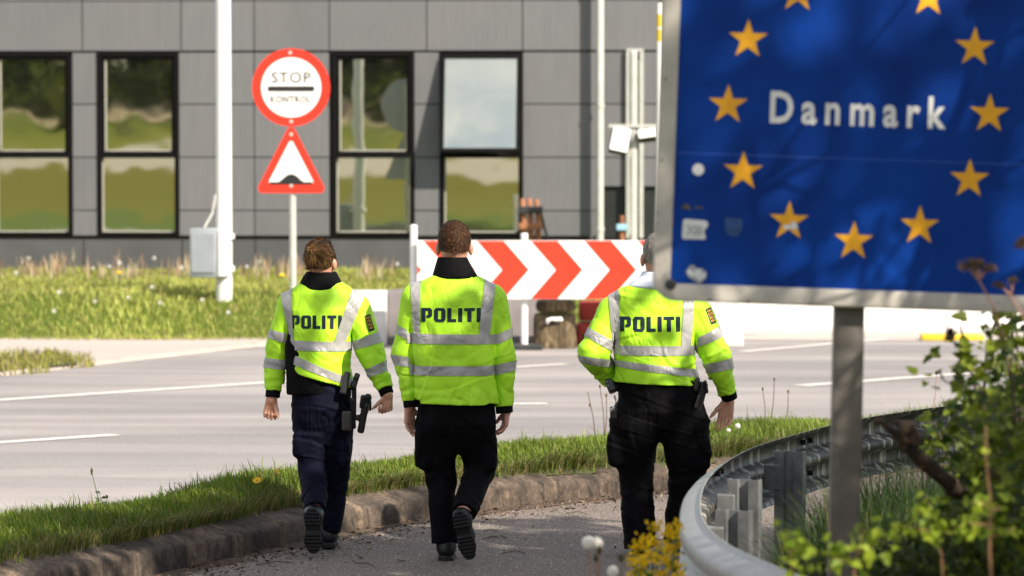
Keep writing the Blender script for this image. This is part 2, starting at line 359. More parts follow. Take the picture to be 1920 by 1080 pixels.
# kerb: one long run of old kerbstones with sunken joints
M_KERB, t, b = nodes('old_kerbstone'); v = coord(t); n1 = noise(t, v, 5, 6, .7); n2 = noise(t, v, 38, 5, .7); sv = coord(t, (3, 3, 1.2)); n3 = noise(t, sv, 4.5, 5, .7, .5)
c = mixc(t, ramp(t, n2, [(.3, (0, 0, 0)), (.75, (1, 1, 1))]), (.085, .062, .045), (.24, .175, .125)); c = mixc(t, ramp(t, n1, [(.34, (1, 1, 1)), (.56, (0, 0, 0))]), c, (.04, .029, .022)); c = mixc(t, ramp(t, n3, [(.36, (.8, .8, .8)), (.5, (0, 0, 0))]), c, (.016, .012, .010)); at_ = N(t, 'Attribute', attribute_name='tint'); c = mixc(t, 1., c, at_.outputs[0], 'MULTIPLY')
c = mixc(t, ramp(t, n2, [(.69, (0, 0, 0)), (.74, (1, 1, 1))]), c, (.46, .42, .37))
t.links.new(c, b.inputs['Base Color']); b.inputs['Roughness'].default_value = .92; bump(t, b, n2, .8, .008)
prof = [(-.012, -.05), (-.012, .03), (-.008, .085), (-.003, .122), (.006, .136), (.024, .146), (.09, .168), (.16, .190), (.215, .202), (.235, .15), (.24, -.02)]
kn_ = sines(41, 9, 7); kn2 = sines(42, 34, 7)
S_ = np.arange(len(KC)) * .02; jt = np.cumsum(RNG.uniform(.42, .62, 80)); jd = np.abs(S_[:, None] - jt[None]).min(1); stone = np.searchsorted(jt, S_); sh = RNG.normal(0, .010, 200)[stone % 200]; sz = RNG.normal(0, .008, 200)[stone % 200]
V_ = []
for s_, z_ in prof:
    p = np.c_[KC + KN * s_, np.full(len(KC), z_)]; w = .0035 * kn_(p) + .0025 * kn2(p); top = z_ > .02; dip = np.exp(-(jd / .012) ** 2) * .034
    if z_ > -.01: p[:, :2] += KN * (sh + w + dip)[:, None] * (1 if s_ < .2 else .2); p[:, 2] += (sz + .6 * w - dip * .8) * (1 if top else 0)
    V_.append(p)
n = len(KC); V_ = np.concatenate(V_); i, j = np.meshgrid(np.arange(len(prof) - 1), np.arange(n - 1), indexing='ij'); a = (i * n + j).ravel()
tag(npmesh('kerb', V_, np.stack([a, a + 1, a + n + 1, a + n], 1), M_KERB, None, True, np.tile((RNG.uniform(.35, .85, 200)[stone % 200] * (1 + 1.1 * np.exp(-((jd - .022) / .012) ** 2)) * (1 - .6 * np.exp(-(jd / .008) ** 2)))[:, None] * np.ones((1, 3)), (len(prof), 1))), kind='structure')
# verge
vk = KC[::4] + KN[::4] * .2; vfx = np.interp(np.arange(len(vk)) / (len(vk) - 1), np.linspace(0, 1, len(FC)), FC[:, 0])
def verge_pt(u, s):
    """u along (0..1), s across (0 kerb .. 1 road)"""
    kx = np.interp(u, np.linspace(0, 1, len(KC)), KC[:, 0] + KN[:, 0] * .165); ky = np.interp(u, np.linspace(0, 1, len(KC)), KC[:, 1] + KN[:, 1] * .165)
    fx = np.interp(u, np.linspace(0, 1, len(FC)), FC[:, 0]); fy = np.interp(u, np.linspace(0, 1, len(FC)), FC[:, 1])
    x, y = kx * (1 - s) + fx * s, ky * (1 - s) + fy * s; z = .204 - .8 * np.clip(-s, 0, .2) + .06 * np.sin(np.pi * np.clip(s, 0, 1)) - .21 * np.clip((s - .72) / .28, 0, 1) ** 1.6
    return x, y, z + .015 * _gn2(np.stack([x, y, 0 * x], -1).reshape(-1, 3)).reshape(np.shape(x))
uu, ss = np.meshgrid(np.linspace(0, 1, 320), np.linspace(-.06, 1.03, 22), indexing='ij'); x, y, z = verge_pt(uu, ss); z[:, -1] -= .08; i, j = np.meshgrid(np.arange(319), np.arange(21), indexing='ij'); a = (i * 22 + j).ravel()
M_VERGE = mat('verge_soil', (.05, .062, .016), .95, .5, 9, bmp=.5, bdist=.02, dark=(.03, .024, .014))
tag(npmesh('verge', np.stack([x, y, z], -1).reshape(-1, 3), np.stack([a, a + 22, a + 23, a + 1], 1), M_VERGE), kind='structure')
# ------------------------------------------------------------------ grass blades
def grassmat(name, trans=.35):
    m, t, b = nodes(name); a = N(t, 'Attribute', attribute_name='tint'); t.links.new(a.outputs[0], b.inputs['Base Color']); b.inputs['Roughness'].default_value = .55; b.inputs['Specular IOR Level'].default_value = .35
    tr = N(t, 'BsdfTranslucent'); t.links.new(a.outputs[0], tr.inputs[0]); ms = N(t, 'MixShader'); ms.inputs[0].default_value = trans
    t.links.new(b.outputs[0], ms.inputs[1]); t.links.new(tr.outputs[0], ms.inputs[2]); t.links.new(ms.outputs[0], t.nodes['Material Output'].inputs[0]); return m
M_GRASS = grassmat('grass_blade')
def blades(P, L, W_, cols, name, m=M_GRASS, lean=.5, wind=(0, 0), seed=1):
    """P roots (n,3), L lengths, W_ widths -> 2-segment bent blades in one mesh"""
    g = np.random.default_rng(seed); n = len(P); az = g.uniform(0, 2 * np.pi, n); ln = g.uniform(.1, 1, n) * lean
    d = np.stack([np.cos(az) * ln + wind[0], np.sin(az) * ln + wind[1], np.zeros(n)], 1); s = np.stack([-np.sin(az + g.normal(0, .8, n)), np.cos(az + g.normal(0, .8, n)), np.zeros(n)], 1)
    up = np.array([0, 0, 1.]); V = np.empty((n, 6, 3)); L = L[:, None]; w = W_[:, None]
    V[:, 0] = P - s * w; V[:, 1] = P + s * w; m1 = P + (up * .55 + d * .25) * L; V[:, 2] = m1 - s * w * .8; V[:, 3] = m1 + s * w * .8; tp = P + (up * (.95 - .35 * ln[:, None]) + d * .85) * L; V[:, 4] = tp - s * w * .12; V[:, 5] = tp + s * w * .12
    b_ = np.arange(n)[:, None] * 6; Q = np.concatenate([b_ + np.array([0, 1, 3, 2]), b_ + np.array([2, 3, 5, 4])]); C = np.repeat(cols, 6, 0)
    return npmesh(name, V.reshape(-1, 3), Q, m, None, False, C)
def gcols(n, seed, base=((.080, .135, .012), (.20, .27, .030)), dry=.08):
    g = np.random.default_rng(seed); f = g.uniform(0, 1, (n, 1)); c = np.array(base[0]) * (1 - f) + np.array(base[1]) * f; d = g.uniform(0, 1, n) < dry; c[d] = np.array((.30, .24, .10)) * g.uniform(.6, 1.1, (d.sum(), 1)); return c
g = np.random.default_rng(5); n = 95000
u = g.uniform(.22, .80, n); s = g.beta(1.05, 1.1, n) * 1.06 - .06; x, y, z = verge_pt(u, s); patch = _gn2(np.stack([x * 1.3, y * 1.3, 0 * x], 1)); patch2 = _gn2(np.stack([x * 3.1, y * 3.1, 0 * x + 4], 1))
L = g.uniform(.042, .095, n) * (1 + .45 * patch) * (1 - .25 * np.exp(-(s / .05) ** 2)); kp = (s > -.01) | (_gn2(np.stack([x * 2.2, y * 2.2, 0 * x + 9], 1)) > .1); L = np.where(kp, L, .001); L *= np.where(g.uniform(0, 1, n) < .03, 1.7, 1); c = gcols(n, 6); c *= (1 + .28 * patch2)[:, None]
edge = (s < .10) & (g.uniform(0, 1, n) < .5 - patch * .2); c[edge] = np.array((.26, .21, .09)) * g.uniform(.6, 1.1, (edge.sum(), 1))
blades(np.stack([x, y, z - .01], 1), L, g.uniform(.0022, .0042, n), c, 'grass', lean=.75, seed=8, wind=(-.1, -.05)).update_tag(); tag(bpy.context.scene.objects['grass'], 'green grass growing thickly on the raised verge behind the kerb', 'grass', kind='stuff')
# tufts hanging over the back edge of the kerb
n = 16000; u = g.uniform(.24, .78, n); s = g.normal(-.01, .022, n); x, y, z = verge_pt(u, s); cl = _gn2(np.stack([x * 1.7, y * 1.7, 0 * x + 7], 1)); k = cl > g.uniform(-.75, .35, n); x, y, z, cl = x[k], y[k], z[k], cl[k]; n = len(x); c = gcols(n, 9, ((.05, .10, .012), (.15, .19, .03)), .38)
o = blades(np.stack([x, y, np.maximum(z, .19) - .005], 1), g.uniform(.05, .12, n) * (1 + .5 * np.clip(cl, 0, 1)), g.uniform(.0022, .004, n), c, 'grass', lean=.8, seed=10, wind=(.45, -.5)); tag(o, 'half dry grass tufts hanging over the back edge of the kerb', 'grass', kind='stuff')
# far lawn
n = 42000; x = g.uniform(-9, 1.9, n); y = 39.2 + g.uniform(0, 1, n) ** 1.5 * 10.5; P = np.stack([x, y, height(x, y) - .01], 1); patch = _gn2(P * np.array([.8, .5, 0])); c = gcols(n, 16, ((.25, .28, .05), (.43, .44, .11)), .12) * (1 + .22 * patch)[:, None]
o = blades(P, g.uniform(.05, .11, n) * (1 + .3 * patch), g.uniform(.006, .011, n), c, 'grass', lean=.7, seed=18); tag(o, 'sunlit blurred lawn grass in front of the grey building', 'grass', kind='stuff')
# withered stalks along the foot of the building
n = 420; cx = g.choice(np.array([-6.9, -6.5, -6.2, -5.6, -5.2, -4.6, -4.4, -3.6, -3.3, -2.9, -1.9]), n) + g.normal(0, .12, n); y = g.uniform(45.5, 48.5, n); P = np.stack([cx, y, height(cx, y) - .02], 1); lc = np.array([(.40, .30, .18), (.34, .20, .14), (.46, .40, .26)])[g.integers(0, 3, n)]
o = blades(P, g.uniform(.12, .42, n), g.uniform(.008, .016, n), lc, 'dry_weeds', lean=.35, seed=20); tag(o, 'withered pinkish tan weed stalks along the foot of the grey building', 'weeds', kind='stuff')
# little grass patch on the paving
n = 4500; x = -7 + g.uniform(0, 1, n) * 2.9; y = g.uniform(32.7, 36.0, n); k = (x < -4.25 - np.abs(y - 34.6) * .35 + .12 * np.sin(y * 7)); P = np.stack([x, y, 0 * x], 1)[k]
mb = MB(); mb.add([(-9, 32.7, .008), (-5.0, 32.9, .008), (-4.35, 34.3, .05), (-4.7, 35.4, .04), (-5.3, 36.0, .008), (-9, 36.1, .008)], [tuple(range(6))]); tag(mb.build('grass_bed', M_VERGE), kind='structure')
o = blades(P, g.uniform(.06, .17, len(P)), g.uniform(.006, .010, len(P)), gcols(len(P), 17, ((.20, .21, .03), (.36, .36, .08)), .35), 'grass', lean=.8, seed=19); tag(o, 'small half dry grass patch on the pale paving by the road', 'grass', kind='stuff')
# long dark grass on the bank inside the guard rail
n = 30000; x = g.uniform(.6, 2.6, n); y = g.uniform(10.5, 17.6, n); d = rail_d(x, y); k = d > .1; x, y = x[k], y[k]; P = np.stack([x, y, height(x, y) - .01], 1); n = len(P)
pxg = 960 + F * x / y; rowt = np.interp(pxg, [1380, 1440, 1490, 1530, 1560, 1640, 1740, 1800], [1110, 1080, 1045, 985, 955, 925, 910, 900]) + 22 * _gn2(np.stack([x * 2, y * .7, 0 * x], 1)); Lg = np.clip(CAMZ - (rowt - 279) * y / F - P[:, 2], .06, .62) * g.uniform(.6, 1.4, n)
o = blades(P, Lg, g.uniform(.0022, .004, n), gcols(n, 27, ((.014, .036, .005), (.045, .085, .012)), .05), 'grass', lean=.7, seed=28); tag(o, 'long dark grass on the bank inside the curved guard rail', 'grass', kind='stuff')
# leaf litter and grit along the kerb foot
n = 11000; k = g.integers(100, len(KC) - 60, n); off = -np.abs(g.exponential(.16, n)) - .012; off = np.where(g.uniform(0, 1, n) < .16, -g.uniform(0, 1.7, n), off); Pq = KC[k] + KN[k] * off[:, None]
sz = g.uniform(.005, .021, n) * np.where(off < -.5, .6, 1); a = g.uniform(0, 6.28, n); d1 = np.stack([np.cos(a), np.sin(a), g.normal(0, .35, n)], 1) * sz[:, None]; d2 = np.stack([-np.sin(a), np.cos(a), g.normal(0, .35, n)], 1) * (sz * g.uniform(.25, .7, n))[:, None]
Z = .006 + np.exp(off / .06) * .02 * g.uniform(0, 1, n); P = np.c_[Pq, Z]; V = np.stack([P - d1, P + d2 * .9, P + d1, P - d2], 1); lc = np.array([(.10, .055, .03), (.05, .03, .02), (.20, .12, .07), (.022, .016, .012), (.32, .24, .16)])[g.choice(5, n, p=[.3, .27, .2, .15, .08])]
M_LITTER = grassmat('dead_leaf', .1); o = npmesh('leaf_litter', V.reshape(-1, 3), np.arange(4 * n).reshape(-1, 4), M_LITTER, None, False, np.repeat(lc, 4, 0)); tag(o, 'dead leaves and crumbs of bark along the foot of the kerb', 'leaf litter', kind='stuff')
M_SOIL = mat('damp_soil', (.08, .055, .036), .95, .5, 20, bmp=.8, bdist=.02)
dk = MB(); kk = np.arange(150, len(KC) - 60, 6); w1 = .10 + .06 * kn_(np.c_[KC[kk], 0 * kk]); 
V_ = np.concatenate([np.c_[KC[kk] + KN[kk] * .02, np.full(len(kk), .018)], np.c_[KC[kk] - KN[kk] * (w1 * .5)[:, None], np.full(len(kk), .010)], np.c_[KC[kk] - KN[kk] * w1[:, None], np.full(len(kk), .0035)]]); n = len(kk); i, j = np.meshgrid(np.arange(2), np.arange(n - 1), indexing='ij'); a = (i * n + j).ravel()
tag(npmesh('gutter_soil', V_, np.stack([a, a + n, a + n + 1, a + 1], 1), M_SOIL), kind='structure')
# ------------------------------------------------------------------ far side: building, signs, barriers
YB = 50.0
M_PANEL, t, b = nodes('grey_cladding'); v = coord(t); gi = N(t, 'NewGeometry'); n1 = noise(t, v, 1.2, 5); n2 = noise(t, coord(t, (9, 9, .6)), 2, 4)
c = mixc(t, gi.outputs['Random Per Island'], (.128, .130, .138), (.150, .152, .160)); c = mixc(t, ramp(t, n2, [(.35, (0, 0, 0)), (.75, (.45, .45, .45))]), c, (.10, .094, .092)); c = mixc(t, ramp(t, n1, [(.4, (0, 0, 0)), (.8, (.4, .4, .4))]), c, (.175, .167, .162))
t.links.new(c, b.inputs['Base Color']); b.inputs['Roughness'].default_value = .62; b.inputs['Specular IOR Level'].default_value = .3
M_PLINTH = mat('plinth_cladding', (.070, .070, .073), .7, .18, 1.5, bmp=.1)
M_BACK = mat('dark_joint', (.070, .068, .069), .8, .2)
M_FRAME = mat('black_window_frame', (.004, .0035, .0035), .6, .3, 8, spec=.12)
M_BEAD = mat('pale_bead', (.34, .33, .28), .6, .1)
M_ROOF = mat('roof_felt', (.05, .05, .05), .9, .3)
M_GLASS, t, b = nodes('mirror_glass'); gl = N(t, 'BsdfGlossy'); gl.inputs[0].default_value = (.78, .80, .66, 1); gl.inputs['Roughness'].default_value = .02
v = coord(t); wv = N(t, 'Bump', Strength=.12, Distance=.02); t.links.new(noise(t, v, .9, 2), wv.inputs['Height']); t.links.new(wv.outputs[0], gl.inputs['Normal'])
b.inputs['Base Color'].default_value = (.02, .022, .018, 1); b.inputs['Roughness'].default_value = .1; ms = N(t, 'MixShader'); ms.inputs[0].default_value = .74; t.links.new(b.outputs[0], ms.inputs[1]); t.links.new(gl.outputs[0], ms.inputs[2]); t.links.new(ms.outputs[0], t.nodes['Material Output'].inputs[0])
zz = lambda py: at(960, py, YB).z
xx = lambda px: at(px, 300, YB).x
bld = thing('office_building', 'long dark grey panel-clad building with tall black-framed mirror windows', 'building', (0, YB, .4))
colx = [-1000, -760, -620, -480, -340, -200, -22, 130, 178, 332, 475, 617, 776, 825, 980, 1120, 1240, 1380, 1520, 1660, 1800, 1940, 2100, 2400, 2700]
wins = {6: 0, 8: 1, 11: 2, 13: 3}
rows = [97, 195, 295, 395, 443]
topc = [-1000, -760, -620, -480, -340, -200, -22, 150, 337, 475, 617, 800, 980, 1120, 1240, 1380, 1520, 1660, 1800, 1940, 2100, 2400, 2700]
w = MB(); gap = .008
def panel(x0, x1, y0, y1, mi=0, d=0.0):
    a, c_ = xx(x0) + gap, xx(x1) - gap; z1, z0 = zz(y0) - gap, zz(y1) + gap
    w.box(((a + c_) / 2, YB + .02 + d, (z0 + z1) / 2), ((c_ - a) / 2, .02, (z1 - z0) / 2), mi)
for i in range(len(colx) - 1):
    if i in wins: continue
    for r0, r1 in zip(rows[:-1], rows[1:]):
        if i == 15 and r1 > 345: continue
        panel(colx[i], colx[i + 1], r0, r1)
    if i == 15: panel(1120, 1240, 295, 350)
tr = [95, 0, -100, -200, -300]
for i in range(len(topc) - 1):
    for r0, r1 in zip(tr[1:], tr[:-1]): panel(topc[i], topc[i + 1], r0, r1)
for i in range(len(topc) - 1): panel(topc[i], topc[i + 1], 449, 575, 1, .03)
wall = w.build('wall', [M_PANEL, M_PLINTH], bld)
bk = MB(); X0, X1 = xx(-1000), xx(2700)
bk.box(((X0 + X1) / 2, YB + .35, (zz(-300) - .1) / 2), ((X1 - X0) / 2, .22, (zz(-300) + .1) / 2)); 
for sx_ in (X0 + .1, X1 - .1): bk.box((sx_, YB + 6.5, (zz(-300) - .1) / 2), (.1, 5.9, (zz(-300) + .1) / 2))
bk.box(((X0 + X1) / 2, YB + 12.5, (zz(-300) - .1) / 2), ((X1 - X0) / 2, .1, (zz(-300) + .1) / 2)); bk.build('backing_wall', M_BACK, bld)
rf = MB(); rf.box(((X0 + X1) / 2, YB + 6.3, zz(-300) + .12), ((X1 - X0) / 2 + .15, 6.5, .12)); rf.build('roof', M_ROOF, bld)
M_DOOR = mat('dark_door', (.014, .016, .016), .5, .3, 5)
dr = MB(); dr.box(((xx(1122) + xx(1238)) / 2, YB + .09, (zz(352) + zz(447)) / 2), ((xx(1238) - xx(1122)) / 2, .03, (zz(352) - zz(447)) / 2), bev=.01); dr.build('shutter_door', M_DOOR, bld)
def window(px0, px1, lit, openw=False):
    x0, x1 = xx(px0), xx(px1); z1, z0 = zz(97), zz(441); zm = zz(292); yf = YB - .012; fw = .062
    fr = MB()
    for bx in (((x0 + x1) / 2, z1 - fw / 2, (x1 - x0) / 2, fw / 2), ((x0 + x1) / 2, z0 + fw * .3, (x1 - x0) / 2, fw * .3), ((x0 + x1) / 2, zm, (x1 - x0) / 2 - fw, fw * .55)):
        fr.box((bx[0], yf + .06, bx[1]), (bx[2], .07, bx[3]))
    for xc in (x0 + fw / 2, x1 - fw / 2): fr.box((xc, yf + .06, (z0 + z1) / 2), (fw / 2, .068, (z1 - z0) / 2 - fw * .62))
    f = fr.build('window', M_FRAME, bld); f['label'] = lit
    def pane(zb, zt, name):
        mb = MB(); a, c_ = x0 + fw, x1 - fw; mb.box(((a + c_) / 2, yf + .07, (zb + zt) / 2), ((c_ - a) / 2, .008, (zt - zb) / 2)); return mb.build(name, M_GLASS, f)
    def bead(zb, zt, dx=.0):
        mb = MB(); a, c_ = x0 + fw + dx, x1 - fw - dx; t_ = .011
        mb.box((a + t_, yf + .050, (zb + zt) / 2), (t_, .010, (zt - zb) / 2)); mb.box(((a + c_) / 2 + t_ * 2, yf + .050, zb + t_), ((c_ - a) / 2 - t_ * 2, .010, t_)); mb.build('glazing_bead', M_BEAD, f)
    pane(z0 + fw * .6, zm - fw * .55, 'pane'); bead(z0 + fw * .6, zm - fw * .55)
    if not openw:
        sf = MB(); a, c_, s = x0 + fw, x1 - fw, .045; zb, zt = zm + fw * .55, z1 - fw
        sf.box((a + s / 2, yf + .055, (zb + zt) / 2), (s / 2, .035, (zt - zb) / 2)); sf.box((c_ - s / 2, yf + .055, (zb + zt) / 2), (s / 2, .035, (zt - zb) / 2)); sf.box(((a + c_) / 2, yf + .055, zb + s * .35), ((c_ - a) / 2 - s, .035, s * .35)); sf.box(((a + c_) / 2, yf + .055, zt - s / 2), ((c_ - a) / 2 - s, .035, s / 2))
        sf.build('sash', M_FRAME, f); pane(zb + s * .6, zt - s, 'pane'); bead(zb + s * .7, zt - s, s)
    else:
        L = z1 - fw - zm; ang = R(16); ax = (Vector((1, 0, 0)), Vector((0, math.cos(ang), -math.sin(ang))), Vector((0, math.sin(ang), math.cos(ang)))); top = Vector(((x0 + x1) / 2, yf - .03, z1 - fw)); c0 = top - ax[2] * L / 2; hw = (x1 - x0) / 2 - fw * .5; s = .05
        sf = MB()
        for sg in (-1, 1): sf.box(c0 + ax[0] * sg * (hw - s / 2), (s / 2, .03, L / 2), ax=ax); sf.box(c0 + ax[2] * sg * (L / 2 - s / 2), (hw - s, .03, s / 2), ax=ax)
        so_ = sf.build('sash', M_FRAME, f); mb = MB(); mb.box(c0 - ax[1] * .012, (hw - s, .008, L / 2 - s), ax=ax); mb.build('pane', M_GLASS, so_)
        mb = MB(); mb.box(c0 + Vector((0, .38, 0)), (hw, .02, L / 2), ax=(Vector((1, 0, 0)), Vector((0, 1, 0)), Vector((0, 0, 1)))); mb.build('dark_opening', M_DOOR, f)
        for sg in (-1, 1): mb = MB(); mb.tube([c0 + ax[0] * sg * hw - ax[2] * L * .3, Vector((top.x + sg * hw, yf, c0.z - L * .1))], .012, 6); mb.build('stay', M_FRAME, f)
window(-22, 130, 'black framed window cut by the picture edge'); window(178, 332, 'black framed window left of the white flagpole'); window(622, 776, 'black framed window right of the stop sign'); window(825, 980, 'black framed window with its top sash tilted open', True)
bld.rotation_euler.z = R(-2.6)
# ---- poles by the building
M_PALE = mat('galvanised_pale', (.46, .46, .42), .5, .12, 6, metal=.0)
M_WHITE = mat('white_paint', (.80, .79, .76), .45, .06, 5)
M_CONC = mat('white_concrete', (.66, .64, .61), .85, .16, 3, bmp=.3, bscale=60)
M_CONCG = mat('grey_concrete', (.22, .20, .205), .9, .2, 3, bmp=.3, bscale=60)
def gz(px, Y): return float(height(np.array([at(px, 500, Y).x]), np.array([Y]))[0])
dp = MB(); p = at(1125, 300, YB - .25); dp.tube([(p.x, p.y, .38), (p.x, p.y, 5.6), (p.x, p.y + .1, 5.8), (p.x, p.y + .3, 5.9)], .055, 12)
for z in (1., 2.8, 4.6): dp.tube([(p.x, p.y, z), (p.x, p.y, z + .05)], .066, 12)
tag(dp.build('drainpipe', M_PALE, None, angle=40), 'pale green-grey drainpipe running up the building wall', 'drainpipe')
Yp = 47.5; r0 = thing('floodlight_pole', 'pale pole carrying two white floodlights beside the dark doorway', 'floodlight', (at(1187, 300, Yp).x, Yp, gz(1187, Yp)))
x0 = at(1187, 300, Yp).x; mb = MB(); mb.tube([(x0, Yp, gz(1187, Yp) - .1), (x0, Yp, at(1187, 100, Yp).z)], .058, 12); mb.lathe((x0, Yp, at(1187, 100, Yp).z), [(.058, 0), (.05, .03), (.0, .035)], 12); mb.build('pole', M_PALE, r0, angle=40)
mb = MB(); za = at(1187, 236, Yp).z; mb.box((x0, Yp - .06, za), (.34, .022, .022)); mb.build('cross_arm', M_PALE, r0)
M_LAMP = mat('white_lamp_glass', (.82, .82, .80), .3, .05)
M_DARKM = mat('dark_metal', (.03, .03, .03), .5, .2)
for cx, cy, hw_, hh, rx, rz in ((1163, 262, .13, .19, 22, 12), (1213, 251, .13, .08, 40, -8)):
    c0 = at(cx, cy, Yp - .12); M3 = Matrix.Rotation(R(rz), 3, 'Y') @ Matrix.Rotation(R(-rx), 3, 'X'); ax = tuple(M3 @ Vector(a) for a in ((1, 0, 0), (0, 1, 0), (0, 0, 1)))
    mb = MB(); mb.box(c0 + ax[1] * .05, (hw_, .05, hh), ax=ax, bev=.02); fl = mb.build('floodlight', M_DARKM, r0, angle=40); mb = MB(); mb.box(c0 - ax[1] * .012, (hw_ * .93, .012, hh * .93), ax=ax, bev=.01); mb.build('lamp_glass', M_LAMP, fl); mb = MB(); mb.tube([c0 + ax[1] * .09, Vector((c0.x, Yp - .06, za))], .018, 6); mb.build('bracket', M_DARKM, fl)
mb = MB(); c0 = at(1178, 300, Yp - .06); mb.tube([(x0 - .03, Yp - .06, at(0, 280, Yp).z), (x0 - .075, Yp - .06, at(0, 300, Yp).z), (x0 - .07, Yp - .06, at(0, 330, Yp).z), (x0 - .06, Yp - .06, at(0, 440, Yp).z)], .018, 6); mb.build('cable', M_PALE, r0)
# narrow wall slit window behind that pole
mb = MB()
for px in (1178, 1203): p = at(px, 300, YB - .06); mb.box((p.x, YB - .04, (zz(95) + zz(446)) / 2), (.028, .035, (zz(95) - zz(446)) / 2))
p = at(1190.5, 97, YB); mb.box((p.x, YB - .04, zz(97) + .02), (.125, .035, .02)); fr = mb.build('slit_window', M_PALE, bld); mb = MB(); mb.box((p.x, YB - .012, (zz(95) + zz(446)) / 2), (.072, .008, (zz(95) - zz(446)) / 2 - .03)); mb.build('pane', M_GLASS, fr)
# white and yellow height pole
Yq = 44; x0 = at(1237, 300, Yq).x; mb = MB(); r_ = .042
for za_, zb_, mi in ((gz(1237, Yq) - .05, at(0, 78, Yq).z, 0), (at(0, 78, Yq).z, at(0, 55, Yq).z, 1), (at(0, 55, Yq).z, at(0, 51, Yq).z, 0), (at(0, 51, Yq).z, at(0, 27, Yq).z, 1), (at(0, 27, Yq).z, at(0, 6, Yq).z, 0)): mb.tube([(x0, Yq, za_), (x0, Yq, zb_)], r_, 12, mi)
M_YEL = mat('yellow_paint', (.72, .47, .02), .5, .12, 6)
tag(mb.build('marker_pole', [M_WHITE, M_YEL], None, angle=40), 'thin white pole with two yellow bands beside the blue sign edge', 'pole')
# flagpole with meter box
Yf = 41.2; xf = at(420, 300, Yf).x; zf = gz(420, Yf); fp = thing('flagpole', 'thick white flagpole with a grey box on its side, standing on the lawn', 'flagpole', (xf, Yf, zf))
mb = MB(); mb.tube([(xf - .005, Yf, zf - .1), (xf - .003, Yf, 1.0), (xf, Yf, 9.5)], [.098, .098, .07], 20); mb.lathe((xf, Yf, 9.5), [(.075, 0), (.1, .05), (.075, .12), (.0, .15)], 16); mb.build('shaft', M_WHITE, fp, angle=50)
M_BOX = mat('grey_box', (.33, .36, .38), .5, .1, 4)
b0 = at(357, 428, Yf - .2); b1 = at(405, 520, Yf - .2); A_ = R(-18); ax = (Vector((math.cos(A_), math.sin(A_), 0)), Vector((-math.sin(A_), math.cos(A_), 0)), Vector((0, 0, 1)))
cb = (b0 + b1) / 2 + Vector((.06, .05, 0)); mb = MB(); mb.box(cb, (.19, .14, (b0.z - b1.z) / 2), ax=ax, bev=.015); bx = mb.build('meter_box', M_BOX, fp, angle=40)
mb = MB(); mb.box(cb - ax[1] * .148 - ax[0] * .01, (.15, .006, (b0.z - b1.z) / 2 - .06), ax=ax, bev=.003); mb.build('box_door', M_BOX, bx)
mb = MB(); mb.box(cb + ax[0] * .21, (.02, .15, (b0.z - b1.z) / 2 - .02), ax=ax); mb.box((xf - .02, Yf - .02, b0.z - .1), (.14, .1, .03)); mb.box((xf - .02, Yf - .02, b1.z + .1), (.14, .1, .03)); mb.build('mounting_plate', M_WHITE, bx)
mb = MB(); mb.tube([at(404, 365, Yf - .11), at(398, 400, Yf - .13), at(383, 427, Yf - .2)], .014, 6); mb.build('conduit', M_PALE, fp)
# ---- stop / bump sign
M_RED = mat('sign_red', (.62, .030, .012), .4, .05, 4); M_SWHITE = mat('sign_white', (.80, .78, .75), .4, .10, 5); M_SBLACK = mat('sign_black', (.012, .012, .012), .5, .1)
Ys = 41.0; cS = at(546, 164, Ys); kS = Ys / F; sg = thing('road_sign', 'round red-rimmed stop control sign above a red-rimmed triangle bump sign', 'road sign', (at(549, 500, Ys).x, Ys, gz(549, Ys)))
AX = (Vector((1, 0, 0)), Vector((0, 0, 1)), Vector((0, -1, 0)))
mb = MB(); mb.tube([(at(549, 500, Ys).x, Ys + .045, gz(549, Ys) - .1), (at(547, 250, Ys).x, Ys + .045, at(0, 105, Ys).z)], .042, 14); mb.build('post', M_PALE, sg, angle=40)
circ = lambda r, n=56: [(r * math.cos(2 * math.pi * k / n), r * math.sin(2 * math.pi * k / n)) for k in range(n)]
mb = MB(); mb.prism(circ(73 * kS), cS, AX, .012, 0); disc = mb.build('round_plate', M_RED, sg)
mb = MB(); mb.prism(circ(72.5 * kS), cS + Vector((0, .004, 0)), AX, .0025); mb.build('grey_back', M_BOX, disc); mb = MB(); mb.prism(circ(56 * kS), cS + Vector((0, -.0125, 0)), AX, .003); mb.build('white_face', M_SWHITE, disc)
mb = MB(); hb = [(-42, -5), (42, -5), (44, -3), (44, 3), (42, 5), (-42, 5), (-44, 3), (-44, -3)]; mb.prism([(u * kS, v * kS) for u, v in hb], at(546, 166.5, Ys) + Vector((0, -.016, 0)), AX, .003); mb.build('black_bar', M_SBLACK, disc)
def text(s, parent, m, c, width, capx, name='lettering', bold=.02, spacing=1.1, depth=.002, AX=AX, roll=0.):
    """flat letters of a given overall width and cap height, laid on the plane AX around centre c"""
    cu = bpy.data.curves.new('t', 'FONT'); cu.body = s; cu.offset = bold; cu.space_character = spacing; cu.extrude = 0; cu.resolution_u = 3
    o = bpy.data.objects.new('t', cu); COL.objects.link(o); dg = bpy.context.evaluated_depsgraph_get(); dg.update(); me = o.evaluated_get(dg).to_mesh()
    vs = [v.co.copy() for v in me.vertices]; fs = [tuple(p.vertices) for p in me.polygons]; o.evaluated_get(dg).to_mesh_clear(); bpy.data.objects.remove(o)
    x0 = min(v.x for v in vs); x1 = max(v.x for v in vs); y0 = min(v.y for v in vs); y1 = max(v.y for v in vs); y0 = 0 if y0 > -.05 else y0
    c = Vector(c); mb = MB(); u_, v_ = AX[0], AX[1]
    mb.add([c + u_ * ((v.x - (x0 + x1) / 2) / (x1 - x0) * width) + v_ * ((v.y - (y0 + y1) / 2) / (y1 - y0) * capx) + AX[2] * depth for v in vs], fs)
    return mb.build(name, m, parent)
M_TXT = mat('sign_text', (.07, .065, .065), .5, .1)
